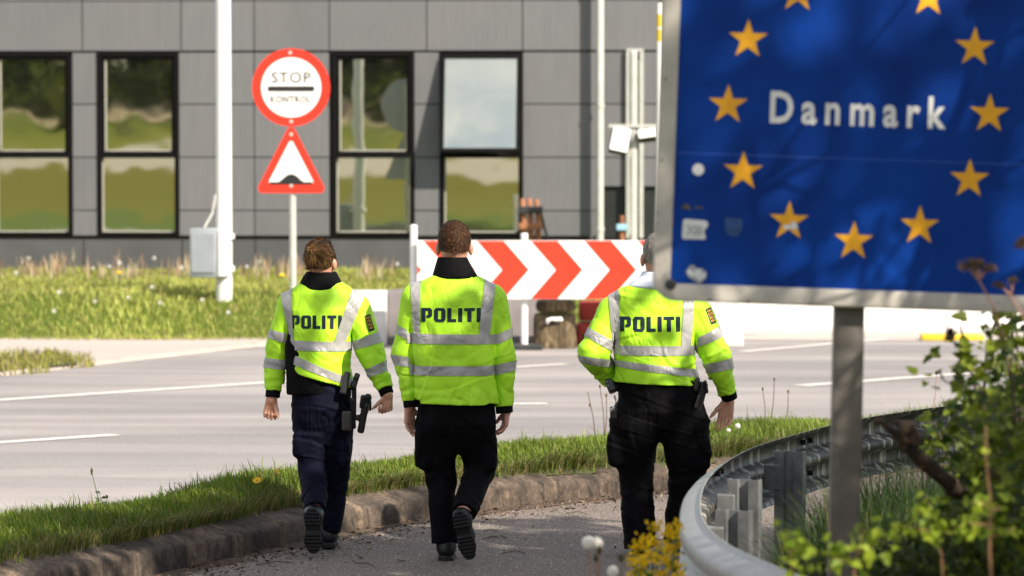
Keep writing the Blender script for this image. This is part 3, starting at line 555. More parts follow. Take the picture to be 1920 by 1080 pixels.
text('STOP', disc, M_TXT, at(546, 145, Ys) + Vector((0, -.0155, 0)), 74 * kS, 20 * kS); text('KONTROL', disc, M_TXT, at(545, 186, Ys) + Vector((0, -.0155, 0)), 76 * kS, 13 * kS, bold=.034)
def rtri(pts, r, n=6):
    out = []; P_ = [Vector(p) for p in pts]
    for i, p in enumerate(P_):
        a = (P_[i - 1] - p).normalized(); b_ = (P_[(i + 1) % 3] - p).normalized(); h = a.angle(b_) / 2; L = r / math.tan(h); ce = p + (a + b_).normalized() * (r / math.sin(h)); s0 = p + a * L; s1 = p + b_ * L; v0 = s0 - ce; ang = v0.angle_signed(s1 - ce)
        for k in range(n + 1): q = ang * k / n; out.append((ce.x + v0.x * math.cos(-q) - v0.y * math.sin(-q), ce.y + v0.x * math.sin(-q) + v0.y * math.cos(-q)))
    return out
cT = at(546, 312, Ys); tri_ = [(-68, -50), (68, -50), (0, 84)]
mb = MB(); mb.prism([(u * kS, v * kS) for u, v in rtri(tri_, 9)], cT, AX, .012); tp = mb.build('triangle_plate', M_RED, sg)
mb = MB(); mb.prism([(u * kS, v * kS) for u, v in rtri([(-67, -49.5), (67, -49.5), (0, 83)], 9)], cT + Vector((0, .004, 0)), AX, .0025); mb.build('grey_back', M_BOX, tp); mb = MB(); mb.prism([(u * kS, v * kS) for u, v in rtri([(-44, -33), (44, -33), (0, 52)], 4)], cT + Vector((0, -.0125, 0)), AX, .003); mb.build('white_face', M_SWHITE, tp)
bumpo = [(-40, -33.5), (40, -33.5), (40, -29)] + [(24 - 48 * k / 16, -29 + 15 * math.sin(math.pi * k / 16) ** 1.3) for k in range(17)] + [(-40, -29)]
mb = MB(); mb.prism([(u * kS, v * kS) for u, v in bumpo], cT + Vector((0, -.016, 0)), AX, .003); mb.build('bump_symbol', M_SBLACK, tp)
for px, py in ((544, 99), (546, 228), (546, 252), (546, 348)): mb = MB(); mb.lathe(at(px, py, Ys) + Vector((0, -.013, 0)), [(.022, 0), (.020, .006), (.0, .008)], 10, 0, (AX[0], AX[1], AX[2])); mb.build('bolt', M_PALE, sg, angle=40)
# ---- chevron board on posts
Yc = 37.3; kc = Yc / F; cb_ = thing('chevron_board', 'long red and white chevron board standing behind the walking officers', 'barrier', (at(1050, 500, Yc).x, Yc, 0))
xa, xb = at(782, 500, Yc).x, at(1320, 500, Yc).x; zt, zb = at(0, 451, Yc).z, at(0, 561, Yc).z
mb = MB(); mb.box(((xa + xb) / 2, Yc + .02, (zt + zb) / 2), ((xb - xa) / 2, .018, (zt - zb) / 2), bev=.004); bd = mb.build('board', M_SWHITE, cb_)
M_CRED = mat('chevron_red', (.66, .045, .018), .35, .16, 5)
zm = (zt + zb) / 2; H_ = (zt - zb) / 2 - .004; per = 201 * kc / 2 * 1.0; w_ = 52 * kc * .97; pt = 47 * kc
mb = MB(); z_ = Vector((0, Yc + .0015, 0))
clipx = lambda P: P
tips = [790 + 75 + 100.5 * k for k in range(-1, 6)]
bm = bmesh.new()
for k in range(-1, 6):
    xl = at(794 + 100.7 * k, 500, Yc).x; ww = 50 * kc
    for s_ in (-1, 1):
        vs_ = [bm.verts.new(p) for p in ((xl, 0, zm + s_ * H_), (xl + ww, 0, zm + s_ * H_), (xl + ww + pt, 0, zm), (xl + pt, 0, zm))]; bm.faces.new(vs_)
for co, no in ((xa + .004, -1), (xb - .004, 1)): bmesh.ops.bisect_plane(bm, geom=list(bm.verts) + list(bm.edges) + list(bm.faces), plane_co=(co, 0, 0), plane_no=(no, 0, 0), clear_outer=True)
bm.verts.index_update(); mb = MB(); mb.add([(v.co.x, Yc - .0005, v.co.z) for v in bm.verts], [[v.index for v in f.verts] for f in bm.faces]); bm.free(); mb.build('chevron_pattern', M_CRED, bd)
for px, yt in ((775, 426), (983, 442), (1290, 442)):
    p = at(px, 500, Yc); mb = MB(); mb.tube([(p.x, Yc + .10, .0), (p.x, Yc + .10, at(0, yt, Yc).z)], .04, 12); mb.lathe((p.x, Yc + .10, at(0, yt, Yc).z), [(.043, 0), (.04, .02), (0, .03)], 12); mb.build('post', M_WHITE, cb_, angle=40)
    mb = MB(); mb.box((p.x, Yc + .10, .03), (.2, .16, .03), bev=.01); mb.build('foot', M_DARKM, cb_)
for z in (zt - .1, zb + .1):
    mb = MB(); mb.box(((xa + xb) / 2 - .02, Yc + .056, z), ((xb - xa) / 2 - .02, .016, .022)); mb.build('rail', M_PALE, cb_)
# ---- concrete blocks
def jersey(name, label, x0, x1, Y, h, m, ang=0., depth=.6, endw=None, z0=0., rounded=False):
    pf = [(-depth / 2, 0), (-depth / 2, .09), (-depth * .42, .13), (-depth * .22, .33), (-depth * .16, h - .03), (-depth * .12, h), (depth * .12, h), (depth * .16, h - .03), (depth * .22, .33), (depth * .42, .13), (depth / 2, .09), (depth / 2, 0)]
    L = x1 - x0; a = R(ang); u = Vector((math.cos(a), math.sin(a), 0)); nrm = Vector((-u.y, u.x, 0)); c = Vector((x0, Y, z0)); mb = MB(); mb.prism(pf, c, (nrm, Vector((0, 0, 1)), u), L); o = mb.build(name, m)
    mod = o.modifiers.new('b', 'BEVEL'); mod.width = .02; mod.segments = 2; return o
xl = at(690, 600, 37.9).x
mb = MB(); h_ = at(0, 546, 38.3).z
a_ = R(0)
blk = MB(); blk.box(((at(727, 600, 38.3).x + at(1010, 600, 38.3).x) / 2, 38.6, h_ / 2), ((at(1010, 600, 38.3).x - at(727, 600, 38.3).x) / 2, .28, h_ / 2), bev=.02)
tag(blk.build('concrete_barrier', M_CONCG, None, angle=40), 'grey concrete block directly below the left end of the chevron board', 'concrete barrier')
blk = MB(); pA = at(676, 600, 38.0); pB = at(724, 600, 38.0); blk.box(((pA.x + pB.x) / 2 - .2, 38.35, h_ / 2 + .0), ((pB.x - pA.x) / 2 + .2, .30, h_ / 2), bev=.02)
tag(blk.build('concrete_barrier', M_CONC, None, angle=40), 'bright white concrete block behind the female officer shoulder', 'concrete barrier')
# weathered ribbed block, rope and red plastic barrier under the board
Yd = 37.75; M_TAN, t, b = nodes('weathered_tan'); v = coord(t, (7, 7, 1.2)); n1 = noise(t, v, 4, 5, .7, .6); n2 = noise(t, coord(t), 3.5, 4); c = ramp(t, n1, [(.34, (.03, .02, .010)), (.52, (.16, .115, .06)), (.7, (.34, .26, .16))]); c = mixc(t, ramp(t, n2, [(.45, (0, 0, 0)), (.65, (.8, .8, .8))]), c, (.05, .035, .018)); t.links.new(c, b.inputs['Base Color']); b.inputs['Roughness'].default_value = .9; bump(t, b, n1, .9, .03)
rr = 40 * Yd / F; xd = at(1040, 600, Yd).x; hz_ = at(0, 590, Yd - rr).z
mb = MB(); n = 44; pr = [(1.0, 0.0), (1.02, .04), (.98, .12), (.97, hz_ - .05), (.9, hz_)]
mb.add([(xd + math.copysign(abs(math.cos(a)) ** .6, math.cos(a)) * rr * r_ * (1 + .03 * (k % 2)), Yd + math.copysign(abs(math.sin(a)) ** .6, math.sin(a)) * rr * r_ * (1 + .03 * (k % 2)), z) for r_, z in pr for k in range(n) for a in (2 * math.pi * k / n,)], [(i * n + k, i * n + (k + 1) % n, (i + 1) * n + (k + 1) % n, (i + 1) * n + k) for i in range(len(pr) - 1) for k in range(n)] + [tuple((len(pr) - 1) * n + k for k in range(n)), tuple(range(n))[::-1]])
tag(mb.build('ribbed_block', M_TAN, None, angle=30), 'weathered tan ribbed block under the chevron board, the lower one', 'block')
mb = MB(); ht_ = at(0, 562, Yd).z; mb.box((xd + .01, Yd, (hz_ + ht_) / 2 + .01), (rr * .93, rr * .9, (ht_ - hz_) / 2 - .01), bev=.05); tag(mb.build('ribbed_block', M_TAN, None, angle=40), 'flat weathered tan slab lying on top of the ribbed block', 'block')
mb = MB(); yv = Yd - rr * 1.04; mb.tube([(at(px, 600, yv).x, yv - .02, at(0, py, yv).z) for px, py in ((1026, 607), (1027, 600), (1035, 598), (1045, 599), (1051, 598), (1054, 601))], [.02, .026, .022, .027, .026, .02], 8)
tag(mb.build('rope_end', M_WHITE, None, smooth=True), 'short white rope end hanging over the tan ribbed block', 'rope')
M_PRED = mat('faded_red_plastic', (.36, .035, .02), .5, .35, 3)
xr0, xr1 = at(1080, 600, 38.1).x, at(1222, 600, 38.1).x; hr = at(0, 566, 38.1).z; rb = thing('plastic_barrier', 'faded red plastic barrier behind the grey-haired officer elbow', 'barrier', ((xr0 + xr1) / 2, 38.1, 0))
mb = MB(); mb.box(((xr0 + xr1) / 2, 38.1, hr * .27), ((xr1 - xr0) / 2, .26, hr * .27), bev=.05); mb.build('base', M_PRED, rb, angle=40); mb = MB(); mb.box(((xr0 + xr1) / 2, 38.1, hr * .78 + .01), ((xr1 - xr0) / 2 - .03, .16, hr * .22), bev=.04); mb.build('top', M_PRED, rb, angle=40)
for k in range(3): mb = MB(); mb.box((xr0 + (xr1 - xr0) * (k + .5) / 3, 37.835, hr * .2), (.07, .012, .05), bev=.01); mb.build('fork_slot', M_DARKM, rb)
# bright white barriers on the right
o = jersey('concrete_barrier', '', at(1215, 640, 38).x, at(1392, 640, 38).x, 38.2, at(0, 560, 38).z, M_CONC, 0, .7); tag(o, 'white concrete barrier ending just right of the grey-haired officer arm', 'concrete barrier')
o = jersey('concrete_barrier', '', at(1330, 640, 41).x, at(1990, 640, 41).x, 40.9, at(0, 540, 41).z, M_CONC, 4., .5); tag(o, 'long bright white concrete barrier beyond the road, below the blue sign', 'concrete barrier')
xk = at(1740, 640, 39).x; mb = MB(); mb.box((xk + .30, 39.2, .035), (.36, .12, .035), bev=.02); tag(mb.build('kerb_block', M_YEL, None, angle=40), 'yellow plastic kerb block at the far road edge', 'kerb block')
# rusty things at the wall
M_RUST = mat('rusty_steel', (.30, .12, .055), .8, .35, 8, bmp=.3)
Yr = 48.6; rs_ = thing('steel_stand', 'rusty steel stand with three prongs against the wall by the open window', 'stand', (at(992, 445, Yr).x, Yr, gz(992, Yr)))
for px, y0_, y1_ in ((981, 372, 470), (994, 372, 470), (1008, 374, 470)):
    p = at(px, 400, Yr); mb = MB(); mb.tube([(p.x, Yr, gz(px, Yr)), (p.x + .01, Yr, at(0, y1_ - 60, Yr).z), (p.x - .015, Yr, at(0, y0_, Yr).z)], [.05, .042, .034], 8); mb.build('prong', M_RUST, rs_, smooth=True)
for py, hh in ((393, .05), (424, .045)): mb = MB(); mb.box((at(995, py, Yr).x, Yr - .06, at(0, py, Yr).z), (.17, .03, hh), bev=.01); mb.build('clamp', M_DARKM if py < 400 else M_RUST, rs_)
p0, p1 = at(1010, 385, Yr), at(1026, 445, Yr); mb = MB(); mb.tube([p0, Vector((p1.x, Yr + .3, p1.z)), Vector((p1.x + .05, Yr + .3, gz(1026, Yr)))], .02, 6); mb.build('brace', M_DARKM, rs_)
M_BLUEP = mat('pale_blue_paint', (.30, .52, .66), .4, .1)
rs2 = thing('steel_post', 'rusty post with a small pale blue plate in front of the dark doorway', 'post', (at(1166, 445, Yr).x, Yr, gz(1166, Yr))); p = at(1166, 430, Yr); mb = MB(); mb.tube([(p.x, Yr, gz(1166, Yr)), (p.x, Yr, at(0, 404, Yr).z)], [.04, .035], 10); mb.build('shaft', M_RUST, rs2, angle=40); mb = MB(); mb.box((p.x + .02, Yr - .06, at(0, 426, Yr).z), (.1, .015, .045), bev=.012); mb.build('plate', M_BLUEP, rs2)
# ------------------------------------------------------------------ people
def cloth(name, col, rough=.8, var=.1, scale=9, bmp=.35, bscale=22, stretch=(1, 1, 1.6), spec=.3, bdist=.012):
    m, t, b = nodes(name); v = coord(t, stretch); n = noise(t, v, scale, 4)
    c = ramp(t, n, [(.3, tuple(x * (1 - var) for x in col)), (.7, tuple(min(1, x * (1 + var * .5)) for x in col))])
    t.links.new(c, b.inputs['Base Color']); b.inputs['Roughness'].default_value = rough; b.inputs['Specular IOR Level'].default_value = spec
    f = N(t, 'TexNoise', Scale=bscale, Detail=2, Roughness=.45, Distortion=.7); t.links.new(coord(t, (1.5, 1, .75), (0, R(28), 0)), f.inputs['Vector'])
    a1 = N(t, 'Math', operation='SUBTRACT'); t.links.new(f.outputs[0], a1.inputs[0]); a1.inputs[1].default_value = .5
    a2 = N(t, 'Math', operation='ABSOLUTE'); t.links.new(a1.outputs[0], a2.inputs[0])
    a3 = N(t, 'Math', operation='POWER'); t.links.new(a2.outputs[0], a3.inputs[0]); a3.inputs[1].default_value = .55
    mk = ramp(t, noise(t, v, 4, 2), [(.42, (.12, .12, .12)), (.62, (1, 1, 1))]); a4 = N(t, 'Math', operation='MULTIPLY'); t.links.new(a3.outputs[0], a4.inputs[0]); t.links.new(mk, a4.inputs[1])
    bump(t, b, a4.outputs[0], bmp, bdist); return m
M_VIS = cloth('hi_vis_fabric', (.43, .79, .020), .62, .2, 5, .55, 6, (1, 1, 1), spec=.4, bdist=.024)
M_TAPE = cloth('reflective_tape', (.34, .33, .32), .4, .14, 12, .6, 14, spec=.6, bdist=.02)
M_BLACK = cloth('black_cloth', (.0018, .0018, .0024), .8, .4, 8, .7, 6, spec=.12, bdist=.03)
M_NAVY = cloth('navy_cloth', (.0036, .0046, .0145), .8, .4, 8, .7, 6, spec=.12, bdist=.03)
M_LETTER = cloth('navy_print', (.006, .016, .030), .7, .2, 20, .1, 30)
M_LEATHER = mat('black_leather', (.005, .005, .0055), .4, .3, 20, bmp=.2, bscale=60, bdist=.002)
M_SOLE = mat('black_rubber', (.0035, .0035, .0035), .7, .3, 30, bmp=.3, bscale=80)
M_GEAR = mat('black_gear', (.014, .014, .015), .35, .3, 20)
M_OLIVE = mat('worn_plate', (.045, .042, .034), .35, .3, 20)
M_STEEL = mat('steel', (.5, .5, .48), .3, .1, 20, metal=1)
M_WHITEC = cloth('pale_shirt', (.62, .66, .76), .75, .08, 9, .2, 20)
M_GOLD = mat('gold_thread', (.45, .24, .02), .5, .3, 60)
M_SKIN, _t, _b = nodes('skin')
_v = coord(_t); _t.links.new(ramp(_t, noise(_t, _v, 14, 4), [(.3, (.40, .18, .11)), (.7, (.58, .30, .20))]), _b.inputs['Base Color'])
_b.inputs['Roughness'].default_value = .5; _b.inputs['Subsurface Weight'].default_value = .12; _b.inputs['Subsurface Radius'].default_value = (.01, .004, .002)
M_STRAND, _t, _b = nodes('hair_strand'); _a = N(_t, 'Attribute', attribute_name='tint'); _t.links.new(_a.outputs[0], _b.inputs['Base Color']); _b.inputs['Roughness'].default_value = .55; _b.inputs['Specular IOR Level'].default_value = .2
def hairmat(name, dark, light, stretch, scale=30, fade=None):
    m, t, b = nodes(name); v = coord(t, stretch); n = noise(t, v, scale, 5, .6, .6)
    c = ramp(t, n, [(.36, dark), (.66, light)])
    t.links.new(c, b.inputs['Base Color']); b.inputs['Roughness'].default_value = .75; b.inputs['Specular IOR Level'].default_value = .15; bump(t, b, n, .7, .006); return m
M_HAIRB = hairmat('brown_hair', (.013, .007, .003), (.075, .036, .017), (1, 1, .8), 75)
M_HAIRG = hairmat('grey_hair', (.08, .065, .055), (.42, .38, .34), (1, 1, .7), 75)
M_HAIRL = hairmat('fair_hair', (.008, .004, .002), (.15, .07, .024), (1.5, .6, .35), 42)

LETTERS = {
 'P': (.95, [[(0, 0), (0, 1), (.38, 1), (.38, 0)], [(.38, 1), (.78, 1), (.95, .86), (.95, .78), (.38, .78)], [(.6, .78), (.95, .78), (.95, .44), (.8, .30), (.6, .30)], [(.46, .48), (.6, .48), (.6, .30), (.46, .30)]]),
 'O': (1.0, [[(0, .16), (0, .84), (.16, 1), (.36, 1), (.36, 0), (.16, 0)], [(.64, 0), (.64, 1), (.84, 1), (1, .84), (1, .16), (.84, 0)], [(.36, .8), (.36, 1), (.64, 1), (.64, .8)], [(.36, 0), (.36, .2), (.64, .2), (.64, 0)]]),
 'L': (.78, [[(0, 0), (0, 1), (.36, 1), (.36, 0)], [(.36, 0), (.36, .22), (.78, .22), (.78, 0)]]),
 'I': (.36, [[(0, 0), (0, 1), (.36, 1), (.36, 0)]]),
 'T': (.92, [[(0, .78), (0, 1), (.92, 1), (.92, .78)], [(.28, 0), (.28, .78), (.64, .78), (.64, 0)]]),
}
def drape(polys, bvh, name, m, parent, off=.003, step=.008):
    """flat (x, z) outlines laid onto the back of a garment"""
    bm = bmesh.new()
    for p in polys:
        vs = [bm.verts.new((x, -5, z)) for x, z in p]
        try: bm.faces.new(vs)
        except ValueError: pass
    for axis in (0, 2):
        cs = [v.co[axis] for v in bm.verts]; k = math.floor(min(cs) / step) * step
        while k < max(cs):
            k += step; no = Vector((0, 0, 0)); no[axis] = 1; co = Vector((0, 0, 0)); co[axis] = k
            bmesh.ops.bisect_plane(bm, geom=list(bm.verts) + list(bm.edges) + list(bm.faces), plane_co=co, plane_no=no)
    bad = []
    for v in bm.verts:
        hit = bvh.ray_cast(Vector((v.co.x, BVH_Y0, v.co.z)), Vector((0, 1, 0)))
        if hit[0] is None: bad.append(v)
        else: v.co.y = hit[0].y - off
    bmesh.ops.delete(bm, geom=bad, context='VERTS'); bmesh.ops.recalc_face_normals(bm, faces=bm.faces)
    mb = MB(); bm.verts.index_update(); mb.add([v.co.copy() for v in bm.verts], [[v.index for v in f.verts] for f in bm.faces]); bm.free()
    o = mb.build(name, m, parent, smooth=True, fix=False); return o
BVH_Y0 = 10
def cutband(P, Fq, sel, planes, name, m, parent, off=.003):
    """a strip of the garment between planes [(co, no)...] (kept where (p-co).no > 0), lifted off the cloth as a piece of its own"""
    D = np.min([(P - np.array(co)) @ np.array(no) for co, no in planes], 0)
    keep = (D > -.03) & sel; fk = keep[Fq].all(1); fq = Fq[fk]
    if not len(fq): return None
    used = np.unique(fq); mp_ = np.full(len(P), -1); mp_[used] = np.arange(len(used))
    bm = bmesh.new(); vs = [bm.verts.new(p) for p in P[used].tolist()]
    for f in mp_[fq].tolist():
        try: bm.faces.new([vs[i] for i in f])
        except ValueError: pass
    for co, no in planes:
        bmesh.ops.bisect_plane(bm, geom=list(bm.verts) + list(bm.edges) + list(bm.faces), plane_co=co, plane_no=no, clear_inner=True)
    if not bm.faces: bm.free(); return None
    # keep the large islands only
    bm.normal_update()
    for v in bm.verts: v.co += v.normal * off
    bm.verts.index_update(); mb = MB(); mb.add([v.co.copy() for v in bm.verts], [[v.index for v in f.verts] for f in bm.faces]); bm.free()
    return mb.build(name, m, parent, smooth=True, fix=False)
def hand(W_, d, n, s, curl, size=1., thumb=(.5, .7, .35), spread=.08):
    """prims: palm fan + four unequal bent fingers + thumb"""
    W_ = np.array(W_); d = np.array(d, float); d /= np.linalg.norm(d); n = np.array(n, float); n -= d * (n @ d); n /= np.linalg.norm(n)
    s0 = np.cross(d, n); s = s0 if s0 @ np.array(s) > 0 else -s0
    palm = []; fing = []
    offs = (.031, .0105, -.0105, -.030); lens = (.92, 1., .95, .76)
    for o, L, c in zip(offs, lens, curl):
        K = W_ + (d * (.092 - abs(o - .008) * .25) + s * o) * size
        palm.append(rc(W_ + s * o * .62 * size, K, .0155 * size, .0125 * size))
        p = K; a = 0; dd = d + s * spread * (o / .03)
        for k, (l, r0, r1) in enumerate(((.043, .0098, .0088), (.027, .0088, .0078), (.022, .0078, .0062))):
            a += math.radians(c * (.8, 1.1, .7)[k]); v = dd * math.cos(a) + n * math.sin(a); q = p + v * l * L * size
            fing.append(rc(p, q, r0 * size, r1 * size)); p = q
    t0 = W_ + (d * .022 + s * .024 + n * .006) * size; v = s * thumb[0] + d * thumb[1] + n * thumb[2]; v = v / np.linalg.norm(v)
    t1 = t0 + v * .040 * size; v2 = v + d * .25 + n * .12; v2 /= np.linalg.norm(v2); t2 = t1 + v2 * .033 * size; t3 = t2 + (v2 + n * .25) / np.linalg.norm(v2 + n * .25) * .024 * size
    return palm, fing, [rc(t0, t1, .0165 * size, .0125 * size), rc(t1, t2, .0118 * size, .0098 * size), rc(t2, t3, .0098 * size, .0068 * size)]

def person(label, Y0, foot_px, ppm, torso, arms, hands, head, hips, legs, boots, hem, seed, group, M_TR, bands, letters, collar, hair, extra):
    origin = at(foot_px[0], foot_px[1], Y0); origin.z = 0
    root = thing('person', label, 'person', origin, group)
    A = lambda j: np.array(at(j[0], j[1], Y0 + (j[2] if len(j) > 2 else 0)))
    LV = lambda L: [(at(l[1], l[0], Y0).z, at(l[1], l[0], Y0).x, Y0 + (l[4] if len(l) > 4 else 0), l[2], l[3]) for l in L]
    lo0 = np.array([origin.x - .5, Y0 - .75, -.03]); hi0 = np.array([origin.x + .55, Y0 + .6, 1.95])
    # ---- body: one closed surface from head to feet
    S = Sdf(); c, yaw, hw = A(head['c']), R(head['yaw']), head['w']
    Rz = np.array([[math.cos(yaw), -math.sin(yaw), 0], [math.sin(yaw), math.cos(yaw), 0], [0, 0, 1]])
    H = lambda x, y, z: c + Rz @ np.array([x, y, z]) * (hw / .078)
    k_ = hw / .078
    skull = [ell(H(0, -.02, .035), np.array([.072, .088, .078]) * k_, Rz), ell(H(0, -.012, .018), np.array([.076, .096, .098]) * k_, Rz), ell(H(0, .03, -.03), np.array([.064, .078, .088]) * k_, Rz), ell(H(0, .052, -.075), np.array([.046, .048, .042]) * k_, Rz)]
    tz = LV(torso); neck_b = A(head['neck'])
    for f in skull: S.u(f, .03)
    S.u(rc(H(0, -.012, -.06), neck_b, .057 * k_, .066 * k_), .03)
    for sx in (-1, 1):
        S.u(ell(H(sx * .085, .0, -.022), np.array([.0125, .020, .034]) * k_, Rz), .006)
        S.u(ell(H(sx * .030, .088, -.005), np.array([.02, .012, .009]) * k_, Rz), .01)           # brow
        S.sub(ell(H(sx * .029, .108, -.024), np.array([.015, .02, .008]) * k_, Rz)); S.u(ell(H(sx * .029, .087, -.024), np.array([.011, .010, .009]) * k_, Rz), .002)
    S.u(rc(H(0, .102, -.02), H(0, .118, -.052), .009 * k_, .014 * k_), .012); S.u(ell(H(0, .1, -.084), np.array([.024, .009, .006]) * k_, Rz), .004); S.u(ell(H(0, .098, -.094), np.array([.02, .009, .007]) * k_, Rz), .004)
    ins_ = [(z, x, y, max(.05, a - .06), max(.04, b - .05)) for z, x, y, a, b in tz]
    S.u(stack(ins_), .04)
    hz = LV(hips); S.u(stack([(z, x, y, max(.03, a - .05), max(.03, b - .045)) for z, x, y, a, b in hz]), .04)
    for (sh, el, wr, rs) in arms:
        S.u(rc(A(sh), A(el), rs[0] * .62, rs[1] * .58), .03); S.u(rc(A(el), A(wr), rs[1] * .58, .03), .02)
    for (hp, kn, an, rs) in legs:
        S.u(rc(A(hp), A(kn), rs[0] * .8, rs[1] * .72), .03); S.u(rc(A(kn), A(an), rs[1] * .72, .045), .02)
    for b in boots:
        an, he, to = A(b['ankle']), A(b['heel']), A(b['toe']); d = to - he; d /= np.linalg.norm(d); up = an - he; up = up - d * (up @ d); up /= np.linalg.norm(up)
        S.u(rc(an, he + up * .06 + d * .045, .034, .026), .01); S.u(rc(he + up * .06 + d * .045, to + up * .04 - d * .07, .024, .016), .01)
    for (wr, el), hd_ in zip([(a[2], a[1]) for a in arms], hands):
        palm, fing, th = hand(A(hd_['w']), hd_['d'], hd_['n'], hd_['s'], hd_['curl'], hd_.get('size', 1.), hd_.get('thumb', (.5, .7, .35)))
        S.u(rc(A(wr), A(hd_['w']), .031, .027), .015)
        for f in palm: S.u(f, .012)
        for f in fing: S.u(f, .0025)
        for f in th: S.u(f, .008)
    P, Q = S.mesh(lo0, hi0, .0052); npmesh('body', P, Q, M_SKIN, root)
    # ---- hair
    Sh = Sdf(); hs = hair['grow']
    for f in (ell(H(0, -.02, .035), np.array([.072, .088, .078]) * k_ + hs, Rz), ell(H(0, -.014, .02), np.array([.073, .096, .098]) * k_ + hs, Rz), ell(H(0, -.03, -.03), np.array([.064, .068, .07]) * k_ + hs, Rz)): Sh.u(f, .02)
    fwd = Rz @ np.array([0, 1, 0]); q0 = H(0, .01, .02)
    Sh.cut(lambda p: (p - q0) @ fwd - .055 - (p[:, 2] - q0[2]) * .35)                   # forehead line
    Sh.cut(lambda p: -(p[:, 2] - H(0, 0, hair['nape'])[2]) - np.maximum(0, -((p - q0) @ fwd)) * .10)        # nape line
    for sx in (-1, 1): Sh.sub(ell(H(sx * .084, .012, -.03), np.array([.022, .034, .042]) * k_, Rz))
    for f in hair.get('lumps', []): Sh.u(f(H, Rz, k_), .012)
    nz1, nz2 = sines(seed + 5, 120, 6, (1, 1, .6)), sines(seed + 6, 240, 6, (1, 1, .6)); Sh.disp(lambda p: hair.get('amp', .0018) * (nz1(p) + .6 * nz2(p)))
    P, Q = Sh.mesh(c - .2, c + .2, .0042); ho_ = npmesh('hair', P, Q, hair['m'], root)
    g = np.random.default_rng(seed); fc = P[Q].mean(1); fn = np.cross(P[Q[:, 2]] - P[Q[:, 0]], P[Q[:, 3]] - P[Q[:, 1]]); fn /= np.linalg.norm(fn, axis=1)[:, None] + 1e-9
    k = g.integers(0, len(Q), hair['strands'][0]); k = k[(fn[k] @ fwd) < .6]; b0, nn = fc[k], fn[k]; Ls = hair['strands'][1] * g.uniform(.6, 1.3, len(k))[:, None]
    if 'knot' in hair: fl = np.array(H(*hair['knot'])) - b0
    else: fl = np.array([0, -.3, -1.]) + g.normal(0, .45, (len(k), 3))
    fl = fl - nn * (fl * nn).sum(1)[:, None]; fl /= np.linalg.norm(fl, axis=1)[:, None] + 1e-9; fl += g.normal(0, .05 if 'knot' in hair else .12, fl.shape); sd = np.cross(fl, nn) * hair['strands'][2]; lift = hair['strands'][3]
    V = np.stack([b0 - sd, b0 + sd, b0 + fl * Ls * .5 + nn * Ls * lift + sd * .9 + nn * .001, b0 + fl * Ls * .5 + nn * Ls * lift - sd * .9 + nn * .001, b0 + fl * Ls + nn * Ls * lift * .8, b0 + fl * Ls + nn * Ls * lift * .8 + sd * .2], 1)
    q0_ = np.arange(len(k))[:, None] * 6; f = g.uniform(0, 1, (len(k), 1)) ** (1.3 if 'knot' in hair else 2.0); f *= np.where(((b0 - c) @ Rz)[:, :1] > .018, .3, 1.0) if 'knot' in hair else 1; cc = np.array(hair['cols'][0]) * (1 - f) + np.array(hair['cols'][1]) * f  # pinned-up hair: right-hand strands tinted darker, shade painted into their colour
    npmesh('hair_strands', V.reshape(-1, 3), np.concatenate([q0_ + np.array([0, 1, 2, 3]), q0_ + np.array([3, 2, 5, 4])]), M_STRAND, ho_, False, np.repeat(cc, 6, 0))
    # ---- jacket
    T = stack(tz, 2.5); armf = []; hemf = None
    if hem:
        (hx0, hy0), (hx1, hy1) = hem; h0, h1 = A((hx0, hy0)), A((hx1, hy1)); sl_ = (h1[2] - h0[2]) / (h1[0] - h0[0]); hemf = lambda p: (h0[2] + (p[:, 0] - h0[0]) * sl_) - p[:, 2]
    Sj = Sdf().u(T, 0); Tc = T
    for (sh, el, wr, rs) in arms:
        f1, f2 = rc(A(sh), A(el), rs[0], rs[1]), rc(A(el), A(wr), rs[1], rs[2]); armf.append((f1, f2))
        Sj.u(f1, .03); Sj.u(f2, .012)
    n1, n2, n3 = sines(seed, 15, 7, (1, .8, 1.1)), sines(seed + 1, 30, 4, (1.1, .6, 1.0)), sines(seed + 2, 70, 5, (.8, .5, 1.2))
    nC, nC2 = sines(seed + 40, 13, 4, (1.1, .5, .9)), sines(seed + 41, 24, 4, (.9, .6, 1.2)); ez = [(A(a[1]), A(a[2])) for a in arms]; zsh = A(arms[0][0])[2]
    def wr_(p):
        a = np.full(len(p), .45)
        for e, w in ez:
            a = np.maximum(a, 1.0 * np.exp(-((p - (e * .45 + w * .55)) ** 2).sum(-1) / .16 ** 2)); a = np.maximum(a, 1.1 * np.exp(-((p - e) ** 2).sum(-1) / .12 ** 2))
        low = np.clip((1.18 - p[:, 2]) / .25, 0, 1) * .35
        x2 = n2(p); gt = T(p); gr_ = 0
        for (f1, f2), e_ in zip(armf, ez):
            ga = np.minimum(f1(p), f2(p)); gr_ = gr_ + .011 * np.exp(-((gt - ga) / .009) ** 2) * np.clip((zsh - .10 - p[:, 2]) / .06, 0, 1) * (gt < .03)
        for e_, w_ in ez:
            ax2 = (w_ - e_) / np.linalg.norm(w_ - e_); tt_ = (p - e_) @ ax2; dd_ = ((p - e_ - tt_[:, None] * ax2) ** 2).sum(-1)
            gr_ = gr_ + .0075 * np.exp(-dd_ / .085 ** 2) * np.exp(-((tt_ - .13) / .16) ** 2) * (np.abs(np.sin(tt_ * 62 + 2.2 * n1(p * 1.6) + 9 * (p[:, 0] - e_[0]))) ** .6 - .6)
        c1, c2 = nC(p) / .16, nC2(p) / .2
        gr_ = gr_ + .0085 * c1 * np.exp(-c1 * c1) * (.75 + .25 * n1(p)) + .0095 * (a + low - .2) * c2 * np.exp(-c2 * c2)
